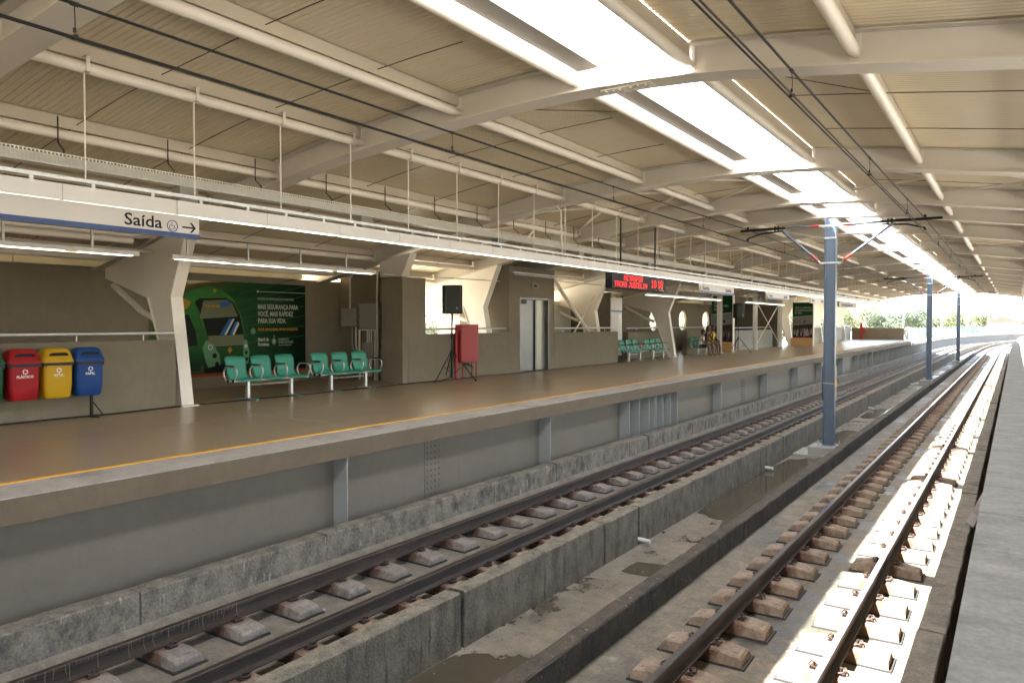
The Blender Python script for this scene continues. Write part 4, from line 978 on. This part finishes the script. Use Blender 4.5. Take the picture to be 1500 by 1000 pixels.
for (x, y), l in (((-12.6, 11.95), 'three-seat green bench beside the electric boxes'), ((-12.45, 27.0), 'green bench just beyond the sill wall by the map panel'), ((-12.45, 29.35), 'green bench beside the far white column'), ((-12.35, 34.4), 'green bench that the people sit on')):
    c = copy_tree(b0); c.location = (x, y, 0); c['label'] = l
# recycling bins
def rounded(w_, d, r, n=4):
    P = []
    for cx_, cy_, a0 in ((w_ - r, d - r, 0), (-w_ + r, d - r, 90), (-w_ + r, -d + r, 180), (w_ - r, -d + r, 270)):
        for k in range(n + 1): a = R(a0 + 90 * k / n); P.append((cx_ + r * math.cos(a), cy_ + r * math.sin(a)))
    return P
def make_bin(colname, c, word, wordmat, y, label):
    t = empty('recycling_bin', (-12.30, y, .37), label, 'recycling bin', 'row of coloured recycling bins'); m_ = mat('bin_' + colname, c, .55, var=.06, spec=.3)
    body = MB(); lev = [(.125, .17, 0), (.14, .185, .03), (.145, .205, .2), (.15, .212, .54)]
    rings = [[(x, yy, z) for x, yy in rounded(a, b, .05)] for a, b, z in lev]; n = len(rings[0])
    i0 = 0
    for r_ in rings: body.v += r_
    for k in range(len(rings) - 1):
        for j in range(n): body.f.append((k * n + j, k * n + (j + 1) % n, (k + 1) * n + (j + 1) % n, (k + 1) * n + j)); body.m.append(0)
    body.f.append(tuple(range(n - 1, -1, -1))); body.m.append(0); body.f.append(tuple((len(rings) - 1) * n + j for j in range(n))); body.m.append(0)
    body.build('bin_body', m_, t, True)
    # lid with mouth: hollow shell built as strips round the opening on the +X face
    lid = MB(); lv = [(.165, .232, .545), (.165, .232, .585), (.155, .215, .60), (.145, .19, .70), (.12, .16, .745), (.07, .12, .765)]
    rr = [[(x, yy, z) for x, yy in rounded(a, b, .05)] for a, b, z in lv]
    base = len(lid.v)
    for r_ in rr: lid.v += r_
    for k in range(len(rr) - 1):
        for j in range(n): lid.f.append((base + k * n + j, base + k * n + (j + 1) % n, base + (k + 1) * n + (j + 1) % n, base + (k + 1) * n + j)); lid.m.append(0)
    lid.f.append(tuple(base + (len(rr) - 1) * n + j for j in range(n))); lid.m.append(0); lid.f.append(tuple(base + j for j in range(n - 1, -1, -1))); lid.m.append(0)
    lo = lid.build('lid', m_, t, True)
    mo = MB(); pts = []
    for k in range(24):
        a = 2 * math.pi * k / 24; pts.append((.15 * math.copysign(abs(math.cos(a)) ** .5, math.cos(a)), .655 + .05 * math.copysign(abs(math.sin(a)) ** .7, math.sin(a))))
    outer = [(.158 - (z - .6) * .06, y_, z) for y_, z in pts]; inner = [(.150 - (z - .6) * .06, y_ * .93, .655 + (z - .655) * .8) for y_, z in pts]
    big = [(.150 - (z - .6) * .1, y_ * 1.14, .655 + (z - .655) * 1.3) for y_, z in pts]
    for k in range(24):
        j = (k + 1) % 24; mo.quad(big[k], big[j], outer[j], outer[k]); mo.quad(outer[k], outer[j], inner[j], inner[k])
    mo.build('mouth_rim', m_, lo, True); MB().quad(*[(x + .003, a, b) for x, a, b in inner]).build('mouth', M_black, lo)
    bag = MB(); bn_ = 40
    rg = rounded(.16, .225, .05, 9); nn = len(rg); lo_ = []; hi_ = []
    for k, (x, yy) in enumerate(rg):
        s = 1 + .03 * math.sin(k * 1.9) + .02 * math.sin(k * .7); hi_.append((x * s * .99, yy * s * .99, .548)); lo_.append((x * s * .985, yy * s * .985, .485 + .02 * math.sin(k * 1.3) + (.0 if abs(yy) < .15 else .01)))
    for k in range(nn): j = (k + 1) % nn; bag.quad(hi_[k], hi_[j], lo_[j], lo_[k])
    bag.build('bin_bag', mat('bin_bag', (.009, .009, .010), .35, var=.3, bump=.5, bscale=40, spec=.35), t)
    if word:
        s_ = .158
        lettering(word, .052, (.151, -len(word) * .0135 - .01, .335), wordmat, t, 'x', .0012, fit=len(word) * .027 + .01)
        for k in range(3):   # three chasing arrows
            a0 = R(90 + 120 * k); q = []
            for u, v in ((-.034, .020), (.012, .020), (.012, .010), (.030, .026), (.012, .042), (.012, .032), (-.026, .032)):
                q.append((u * math.cos(a0) - v * math.sin(a0), .425 + u * math.sin(a0) + v * math.cos(a0)))
            MB().prism(q, .1505, .1525, 'x').build('recycling_arrow', wordmat, t)
    return t
PW2 = mat('print_white_ink', (.8, .8, .78), .5, var=0)
for cn, c, wd, y, l in (('green', (.004, .07, .025), 'VIDRO', 4.60, 'green recycling bin cut by the left edge of the picture'), ('red', (.29, .004, .009), 'PLÁSTICO', 5.08, 'red recycling bin marked PLÁSTICO'), ('yellow', (.46, .27, .006), 'METAL', 5.55, 'yellow recycling bin marked METAL'), ('blue', (.003, .045, .20), 'PAPEL', 6.02, 'blue recycling bin marked PAPEL')):
    make_bin(cn, c, wd, PW2, y, l)
bs = empty('bin_stand', (-12.40, 6.15, 0), 'black metal stand that carries the recycling bins', 'stand')
MB().box(-.02, .02, -.02, .02, 0, .9).build('post', M_blackmetal, bs); MB().tube([(0, .02, .25), (.05, .16, .02)], .01, 6).build('strut', M_blackmetal, bs); MB().box(-.14, .18, -.03, .05, 0, .008).build('foot', M_blackmetal, bs)
MB().box(-.03, .01, -2.0, .1, .86, .90).build('bar', M_blackmetal, bs)
cable = MB(); P = []
for k in range(80):
    y = 1.0 + k * .16; P.append((-12.5 + .04 * math.sin(y * 1.3) + .03 * math.sin(y * 3.1), y, .012))
tag(cable.tube(P, .011, 6).build('cable', M_black, None, True), 'long black cable lying along the foot of the bin wall', 'cable')
P = [(-12.52 + .05 * math.sin(y * 2.1) + .02 * math.sin(y * 5), y, .01) for y in [13.2 + .12 * k for k in range(110)]]
tag(MB().tube(P, .010, 6).build('cable', M_black, None, True), 'long black cable lying in front of the lift', 'cable')

# electric boxes
eb = empty('electric_box', (-15.05, 14.55, 0), 'smaller grey electric box on the dark cross wall', 'electric box')
MB().box(-.30, .30, -.26, -.003, 1.42, 1.92).build('case', M_panelgrey, eb, bevel=.01); MB().box(-.28, .28, -.268, -.262, 1.44, 1.90).build('door', M_panelgrey, eb, bevel=.003)
MB().lathe([(.014, 0), (.014, .012)], (-.24, -.28, 1.67), 8).build('lock', M_black, eb); MB().tube([(-.1, -.1, 1.92), (-.13, -.06, 2.9)], .02, 8).build('feed_pipe', M_conduit, eb)
for k in (-.02, .12):
    MB().tube([(k, -.1, 1.42), (k, -.1, .95), (k + .02, -.1, .82), (k + .12, -.1, .76), (.62, -.1, .75)], .028, 8).build('bent_pipe', M_conduit if k > 0 else M_panelgrey, eb, True)
eb2 = empty('electric_box', (-14.3, 14.55, 0), 'larger grey electric box standing on a steel frame', 'electric box')
MB().box(-.32, .32, -.30, -.003, 1.36, 2.04).build('case', M_panelgrey, eb2, bevel=.01); MB().box(-.30, .30, -.309, -.303, 1.38, 2.02).build('door', M_panelgrey, eb2, bevel=.003)
MB().lathe([(.018, 0), (.018, .012)], (-.26, -.32, 1.70), 8).build('lock', M_black, eb2); MB().tube([(.18, -.12, 2.04), (.18, -.08, 2.95)], .024, 8).build('feed_pipe', M_conduit, eb2)
f = MB()
for x in (-.30, .27, .36): f.box(x - .018, x + .018, -.31, -.27, 0, 1.35 if x < .3 else 2.05)
for z in (1.31, .65, .02): f.box(.27, .36, -.305, -.275, z, z + .03)
f.box(-.3, .36, -.305, -.275, 1.32, 1.35); f.build('frame', M_tube, eb2)
MB().box(-.24, .16, -.24, -.1, .58, 1.0).build('lower_box', M_panelgrey, eb2, bevel=.008)
for x in (-.15, -.08, .0): MB().tube([(x, -.15, 1.35), (x, -.15, .1)], .02, 8).build('pipe', M_conduit, eb2)
# hydrant cabinet
hc = empty('hydrant_cabinet', (-12.42, 16.26, 0), 'red fire hydrant cabinet on thin red legs', 'hydrant cabinet')
MB().box(-.2, .0, -.38, .42, .45, 1.48).build('case', M_red, hc, bevel=.008); MB().box(.001, .012, -.36, .40, .47, 1.46).build('door', M_red, hc, bevel=.003)
MB().lathe([(.014, 0), (.014, .01)], (.012, -.28, 1.0), 8).build('lock', M_black, hc)
MB().tube([(-.1, -.46, 0), (-.1, -.46, 1.2), (-.1, -.44, 1.28), (-.1, -.36, 1.3)], .045, 10).build('riser_pipe', M_red, hc, True)
for a, b in ((-.02, -.28), (-.02, .34), (-.17, .34)): MB().tube([(a, b, 0), (a, b, .46)], .018, 8).build('leg', M_red, hc)
MB().tube([(-.08, .12, .45), (-.08, .12, .02)], .022, 8).build('hose_stub', M_panelgrey, hc); MB().tube([(-.15, -.05, .40), (-.0, .02, .37), (.03, .12, .3)], .02, 6).build('valve', M_dkgrey, hc)
# loudspeakers on tripods
def speaker(loc, rz, lt, ls, h=1.72):
    t = empty('speaker_stand', loc, lt, 'speaker stand', rz=rz)
    MB().tube([(0, 0, .08), (0, 0, .8)], .028, 10).build('outer_tube', M_blackmetal, t, True); MB().tube([(0, 0, .8), (0, 0, h + .02)], .018, 10).build('pole', M_blackmetal, t, True)
    MB().lathe([(.035, 0), (.035, .08)], (0, 0, .74), 12).build('collar', M_blackmetal, t)
    for k in range(3):
        a = R(100 + 120 * k); c, s = math.cos(a), math.sin(a)
        l = MB().tube([(c * .03, s * .03, .78), (c * .63, s * .63, .02)], .014, 8).build('leg', M_blackmetal, t); MB().tube([(c * .32, s * .32, .41), (c * .02, s * .02, .2)], .008, 6).build('brace', M_blackmetal, t)
        MB().tube([(c * .61, s * .61, .05), (c * .65, s * .65, .006)], .018, 8).build('rubber_foot', M_black, l)
    s_ = empty('loudspeaker', (loc[0], loc[1], loc[2] + h), ls, 'loudspeaker', rz=rz)
    pl_ = [(-.20, -.15), (-.26, .0), (-.26, .15), (-.15, .25), (.15, .25), (.26, .15), (.26, 0), (.20, -.15)]
    b = MB().prism([(x, -y) for x, y in pl_], .02, .76, 'z').build('cabinet', M_black, s_, bevel=.02)
    g_ = MB().grid(lambda i, j: (lerp(-.235, .235, i / 8), -.243 - .02 * math.sin(math.pi * i / 8) + (.085 if i in (0, 8) else 0), lerp(.05, .73, j / 6)), 8, 6).build('grille', M_grille, s_, True)
    MB().box(.08, .12, -.275, -.262, .14, .19).build('badge', M_panelgrey, s_)
    MB().tube([(0, 0, 0), (0, 0, .03)], .03, 10).build('socket', M_blackmetal, s_)
    return t
speaker((-12.22, 15.25, 0), R(46), 'black tripod speaker stand beside the red cabinet', 'black loudspeaker on a tripod beside the red cabinet', 1.74)
speaker((-11.75, 38.0, 0), R(44), 'black tripod speaker stand beside the seated people', 'black loudspeaker on a tripod beside the seated people', 1.75)
o = MB().tube([(-12.2, 15.27, 1.75), (-12.24, 15.24, 1.2), (-12.19, 15.28, .7), (-12.24, 15.2, .1), (-12.4, 15.0, .012), (-12.55, 14.3, .012), (-12.5, 13.6, .012)], .012, 6).build('cable', M_black, None, True); tag(o, 'black cable running down the near speaker stand', 'cable')

# ================================================================== PEOPLE
def person(label, loc, rz, scale, top, bottom, hairlen=0, lean=.12, armpose=0):
    t = empty('person', loc, label, 'person', rz=rz); t.scale = (scale,) * 3
    # seated, facing +X ; seat height .45 ; origin on the floor under the hips
    hip = (0, 0, .52); ch = (lean * .6, 0, .95); nk = (lean, 0, 1.12); hd = (lean + .03, 0, 1.30)
    V = [hip, (lean * .3, 0, .72), ch, nk, (lean + .02, 0, 1.18)]; Rr = [.15, .13, .15, .06, .055]; E = [(0, 1), (1, 2), (2, 3), (3, 4)]
    def chain(start, pts, rs):
        p = start
        for q, r in zip(pts, rs): V.append(q); Rr.append(r); E.append((p, len(V) - 1)); p = len(V) - 1
        return p
    for s in (-1, 1):
        chain(0, [(.08, s * .09, .52), (.26, s * .11, .53), (.44, s * .12, .52), (.47, s * .12, .30), (.45, s * .12, .09), (.47, s * .12, .045), (.60, s * .13, .03)], [.09, .085, .065, .055, .04, .04, .03])
        if armpose and s > 0: pts = [(lean + .02, s * .17, 1.05), (lean + .16, s * .24, .80), (lean + .22, s * .14, 1.0), (lean + .14, s * .09, 1.17)]
        else: pts = [(lean, s * .18, 1.04), (lean + .04, s * .24, .80), (lean + .26, s * .16, .64), (lean + .33, s * .12, .62)]
        wv = chain(2, pts, [.06, .042, .03, .028]); b = Vector(V[wv]); d = (b - Vector(pts[2])).normalized()
        for k in range(4): side = Vector((0, 1, 0)) * (k - 1.5) * .018; chain(wv, [tuple(b + d * .05 + side), tuple(b + d * (.10 - .008 * abs(k - 1.5)) + side + Vector((0, 0, -.012)))], [.010, .007])
        chain(wv, [tuple(b + d * .03 + Vector((0, -s * .035, .01)))], [.009])
    me = bpy.data.meshes.new('body'); me.from_pydata(V, E, []); me.materials.append(M_skin)
    o = bpy.data.objects.new('body', me); COL.objects.link(o); o.parent = t
    md = o.modifiers.new('skin', 'SKIN'); md.use_smooth_shade = True
    for i, r in enumerate(Rr): me.skin_vertices[0].data[i].radius = (r, r * (1.15 if i in (0, 1, 2) else 1))
    me.skin_vertices[0].data[0].use_root = True
    sb = o.modifiers.new('sub', 'SUBSURF'); sb.levels = 1; sb.render_levels = 1
    h = MB().lathe([(.03, -.13), (.062, -.10), (.082, -.04), (.088, .02), (.08, .07), (.05, .105), (.01, .12)], n=14)
    h.prism([(.075, -.03), (.108, -.03), (.082, .02)], -.014, .014)
    for s in (-1, 1): h.box(-.012, .012, s * .086 - .008, s * .086 + .008, -.03, .03)
    ho = h.build('head', M_skin, t, True); ho.location = hd
    for s in (-1, 1): MB().lathe([(.009, -.004), (.009, .004)], (.082, s * .03, .01), 6).build('eye', M_black, ho)
    MB().box(.076, .084, -.022, .022, -.062, -.054).build('mouth', mat('lips', (.12, .03, .03), .5), ho)
    hr = MB().lathe([(.092, .0), (.096, .04), (.088, .085), (.055, .12), (.012, .132)], (-.012, 0, 0), 14)
    if hairlen: hr.lathe([(.04, -.16), (.062, -.10), (.075, -.02), (.07, .05)], (-.05, 0, 0), 12)
    hr.build('hair', M_hair, ho, True)
    sh = MB(); sh.lathe([(.155, -.02), (.165, .05), (.16, .25), (.185, .40), (.17, .50), (.075, .575)], n=16)
    for v in range(len(sh.v)): x, y, z = sh.v[v]; sh.v[v] = (x * .82 + lean * z * 1.5, y * 1.1, z + .5)
    for s in (-1, 1): sh.tube([(lean * .8, s * .14, 1.05), (lean + .015, s * .21, .90)], [.075, .06], 10)
    sh.build('shirt', top, t, True)
    pn = MB()
    for s in (-1, 1): pn.tube([(-.06, s * .08, .52), (.12, s * .10, .53), (.34, s * .115, .53)], [.125, .108, .088], 12)
    pn.build('shorts', bottom, t, True)
    return t
person('man in a yellow shirt and grey shorts sitting on the far bench', (-12.2, 35.08, 0), R(-8), 1.0, mat('yellow_cloth', (.72, .50, .01), .8, var=.08), mat('grey_cloth', (.12, .13, .15), .85))
person('woman in dark top with her hand at her face on the far bench', (-12.25, 34.38, 0), R(8), .97, mat('dark_cloth', (.03, .02, .025), .85), mat('pale_cloth', (.35, .34, .36), .85), 1, .18, 1)
person('child in a white top leaning forward on the far bench', (-12.22, 33.85, 0), R(8), .86, mat('white_cloth', (.55, .5, .48), .85), mat('black_cloth', (.02, .02, .025), .85), 1, .10)

# ================================================================== BEYOND THE STATION
vf = empty('viaduct_parapet', (0, 0, 0), 'curved concrete parapet with ribbed panels beside the far tracks', 'parapet')
yy = 71.5
pan = 0
while yy < 172:
    a, b = yy, yy + 1.5; xa, xb = -7.6 + cx(a), -7.6 + cx(b)
    m = MB(); m.quad((xa, a + .02, -1.42), (xb, b - .02, -1.42), (xb, b - .02, -.42), (xa, a + .02, -.42)); m.quad((xa - .12, a + .02, -1.42), (xb - .12, b - .02, -1.42), (xb - .12, b - .02, -.42), (xa - .12, a + .02, -.42))
    m.quad((xa, a + .02, -1.42), (xa - .12, a + .02, -1.42), (xa - .12, a + .02, -.42), (xa, a + .02, -.42)); m.build('parapet_panel', M_girder, vf)
    r_ = MB(); 
    for k in (0, .75): r_.box(xa - .02 + cx(a + k) - cx(a), xa + .07 + cx(a + k) - cx(a), a + k, a + k + .09, -1.42, -.42)
    r_.build('parapet_rib', M_palewall, vf); yy += 1.5
m = MB(); L = [71.5 + 2 * i for i in range(50)]
for a, b in zip(L, L[1:]):
    for z0, z1, w0, w1 in ((-.42, -.22, -7.9, -7.4),):
        xa, xb = cx(a), cx(b)
        m.quad((w0 + xa, a, z1), (w1 + xa, a, z1), (w1 + xb, b, z1), (w0 + xb, b, z1)); m.quad((w1 + xa, a, z0), (w1 + xa, a, z1), (w1 + xb, b, z1), (w1 + xb, b, z0)); m.quad((w0 + xa, a, z0), (w0 + xa, a, z1), (w0 + xb, b, z1), (w0 + xb, b, z0)); m.quad((w0 + xa, a, z0), (w1 + xa, a, z0), (w1 + xb, b, z0), (w0 + xb, b, z0))
m.build('coping', M_edge, vf)
sf = empty('screen_fence', (0, 0, 0), 'pale green mesh fence following the curve past the platform end', 'fence')
L = [76.3] + [79 + 3.2 * i for i in range(30)]
for i, (a, b) in enumerate(zip(L, L[1:])):
    xa, xb = -8.35 + cx(a), -8.35 + cx(b)
    m = MB(); m.quad((xa, a, -.2), (xb, b, -.2), (xb, b, 1.02), (xa, a, 1.02)); m.build('fence_panel', M_screen, sf)
    MB().box(xa - .03, xa + .03, a - .03, a + .03, -.2, 1.08).build('fence_post', M_galv, sf)
m = MB()
for a, b in zip(L, L[1:]):
    for k in range(7):
        z = -.1 + k * .17; m.tube([(-8.34 + cx(a), a, z), (-8.34 + cx(b), b, z)], .012, 4)
m.build('fence_wires', M_galv, sf)
m = MB()
for a, b in zip([66, 72, 80, 90, 100, 110, 120, 130, 140, 150], [72, 80, 90, 100, 110, 120, 130, 140, 150, 160]):
    m.quad((.1 + cx(a), a, -.05), (3 + cx(a), a, -.05), (3 + cx(b), b, -.05), (.1 + cx(b), b, -.05)); m.quad((.1 + cx(a), a, -1.4), (.1 + cx(a), a, -.05), (.1 + cx(b), b, -.05), (.1 + cx(b), b, -1.4))
o = m.build('platform_ramp', M_edge); tag(o, kind='structure')
for y, x, h in ((104, -11.6, 7.5), (118, -8.5, 9), (150, -3.8, 9)):
    t = empty('lamp_post', (x, y, -7), {104: 'slim pale lamp post left of the far masts', 118: 'slim pale lamp post behind the third mast', 150: 'most distant slim lamp post above the green fence'}[y], 'lamp post')
    MB().tube([(0, 0, 0), (0, 0, h + 3.4)], [.14, .08], 8).build('pole', M_galv, t); MB().tube([(0, 0, h + 3.4), (.6, 0, h + 3.6), (1.2, 0, h + 3.6)], .05, 6).build('arm', M_galv, t); MB().box(1.0, 1.6, -.12, .12, h + 3.53, h + 3.63).build('lamp_head', M_panelgrey, t)

# trees
def leafmat(n, c): 
    m = mat(n, c, .6, var=.35, scale=.9); b = m.node_tree.nodes['Principled BSDF']
    try: b.inputs['Transmission Weight'].default_value = 0
    except Exception: pass
    return m
LM = [leafmat('leaf_olive', (.10, .12, .055)), leafmat('leaf_dark', (.06, .085, .045)), leafmat('leaf_light', (.125, .145, .065))]
M_bark = mat('bark', (.10, .075, .05), .9, bump=.4)
def crown_mesh(seed, R0, H0, n, lm, size):
    rn = random.Random(seed); m = MB(); cl = []
    for k in range(15):
        a = rn.uniform(0, 6.28); e = rn.uniform(-.5, 1); r = R0 * rn.uniform(.35, .8); cl.append((Vector((r * math.cos(a), r * math.sin(a), H0 * (e * .42))), R0 * rn.uniform(.25, .45)))
    for i in range(n):
        c, r = rn.choice(cl); d = Vector((rn.gauss(0, 1), rn.gauss(0, 1), rn.gauss(0, .8))).normalized() * r * rn.uniform(.6, 1.05); p = c + d
        u = Vector((rn.gauss(0, 1), rn.gauss(0, 1), rn.gauss(0, .7))).normalized(); v = u.cross(Vector((rn.gauss(0, 1), rn.gauss(0, 1), rn.gauss(0, 1)))).normalized(); s = size * rn.uniform(.6, 1.3)
        m.quad(p - u * s, p + v * s * .5, p + u * s, p - v * s * .5)
    return m.mesh('crown', lm)
crowns = [crown_mesh(s, 3.0, 4.4, 5600, LM[s % 3], .15) for s in range(3)]
def tree(x, y, h, s, k, label, group=None):
    t = empty('tree', (x, y, -7), label, 'tree', group)
    m = MB(); m.tube([(0, 0, 0), (.1, .05, h * .3), (0, .1, h * .6)], [.24, .17, .1], 8)
    for j in range(5): a = j * 1.3; m.tube([(.05, .05, h * (.35 + .04 * j)), (math.cos(a) * 1.2 * s, math.sin(a) * 1.2 * s, h * .75)], [.08, .03], 5)
    m.build('trunk', M_bark, t); c = inst('crown', crowns[k], t, (0, 0, h - 2.1 * s), x * .7, (s, s, s))
    return t
TL = [(-34.0, 176, 11.6, 1.5, 2, 'large light green tree left of the second mast'), (-27.5, 180, 11.2, 1.4, 0, 'light green tree behind the end wall'), (-23.0, 172, 10.2, 1.2, 1, 'darker green tree behind the end of the platform'), (-19.0, 178, 10.9, 1.35, 1, 'dark green tree touching the second mast'), (-14.2, 190, 9.6, 1.2, 2, 'low light tree right of the second mast'), (-10.4, 186, 10.6, 1.1, 2, 'tree just left of the third mast'), (-6.6, 188, 10.2, 1.15, 2, 'light green tree right of the third mast'), (-38.5, 172, 10.5, 1.2, 1, 'dark low tree near the white columns')]
for a in TL: tree(*a)
for i, (x, y, h, s, k) in enumerate([(-62, 68, 8.9, 1.0, 1), (-58, 61, 8.6, .9, 2), (-70, 80, 8.0, 1.0, 0), (-45, 100, 9.2, 1.3, 1), (-41, 106, 9.2, 1.2, 2), (-50, 118, 9.4, 1.4, 0), (-52, 134, 9.6, 1.3, 1), (-40, 96, 9.0, 1.1, 0), (-36, 88, 8.6, 1.1, 2), (-90, 96, 8.6, 1.3, 1), (-30, 110, 9.3, 1.3, 1), (-26, 118, 9.6, 1.3, 2)]):
    tree(x, y, h, s, k, 'distant green tree glimpsed through the openings of the left wall', 'trees beyond the left wall')
# houses
M_hw = mat('house_wall', (.45, .43, .40), .85, var=.08); M_tile = mat('roof_tile', (.10, .035, .024), .8, var=.2, scale=2)
def house(x, y, w_, d, h, label, rz=0, red=True):
    t = empty('house', (x, y, -7), label, 'house', rz=rz)
    MB().box(-w_ / 2, w_ / 2, -d / 2, d / 2, 0, h).build('wall', M_hw, t)
    MB().prism([(-w_ / 2 - .4, h), (w_ / 2 + .4, h), (0, h + w_ * .22)], -d / 2 - .3, d / 2 + .3).build('roof', M_tile if red else M_palewall, t)
    for i in range(3):
        for fl in range(max(1, int(h // 3))):
            wn = MB().box(-w_ / 2 + w_ * (i + .3) / 3, -w_ / 2 + w_ * (i + .7) / 3, -d / 2 - .04, -d / 2 + .02, 1 + 3 * fl, 2.3 + 3 * fl).build('window', M_white, t); MB().box(-w_ / 2 + w_ * (i + .35) / 3, -w_ / 2 + w_ * (i + .65) / 3, -d / 2 - .06, -d / 2 - .03, 1.1 + 3 * fl, 2.2 + 3 * fl).build('pane', M_black, wn)
    return t
house(-2.2, 190, 6, 8, 8.6, 'white house with a red roof beyond the green fence'); house(3.2, 200, 7, 8, 8.2, 'white house with red tiles at the right edge beyond the fence'); house(-15.5, 240, 5.2, 6, 11.3, 'pale tower block behind the far trees', 0, False)
for i, (x, y) in enumerate(((-95, 105), (-110, 128), (-125, 140), (-102, 140), (-80, 88))): house(x, y, 9, 9, 6.5, ('low white house seen through the first window', 'second low house seen through the first window', 'far low house seen through the first window', 'farther low house behind the first window trees', 'nearest low house seen through the first window')[i], .5)
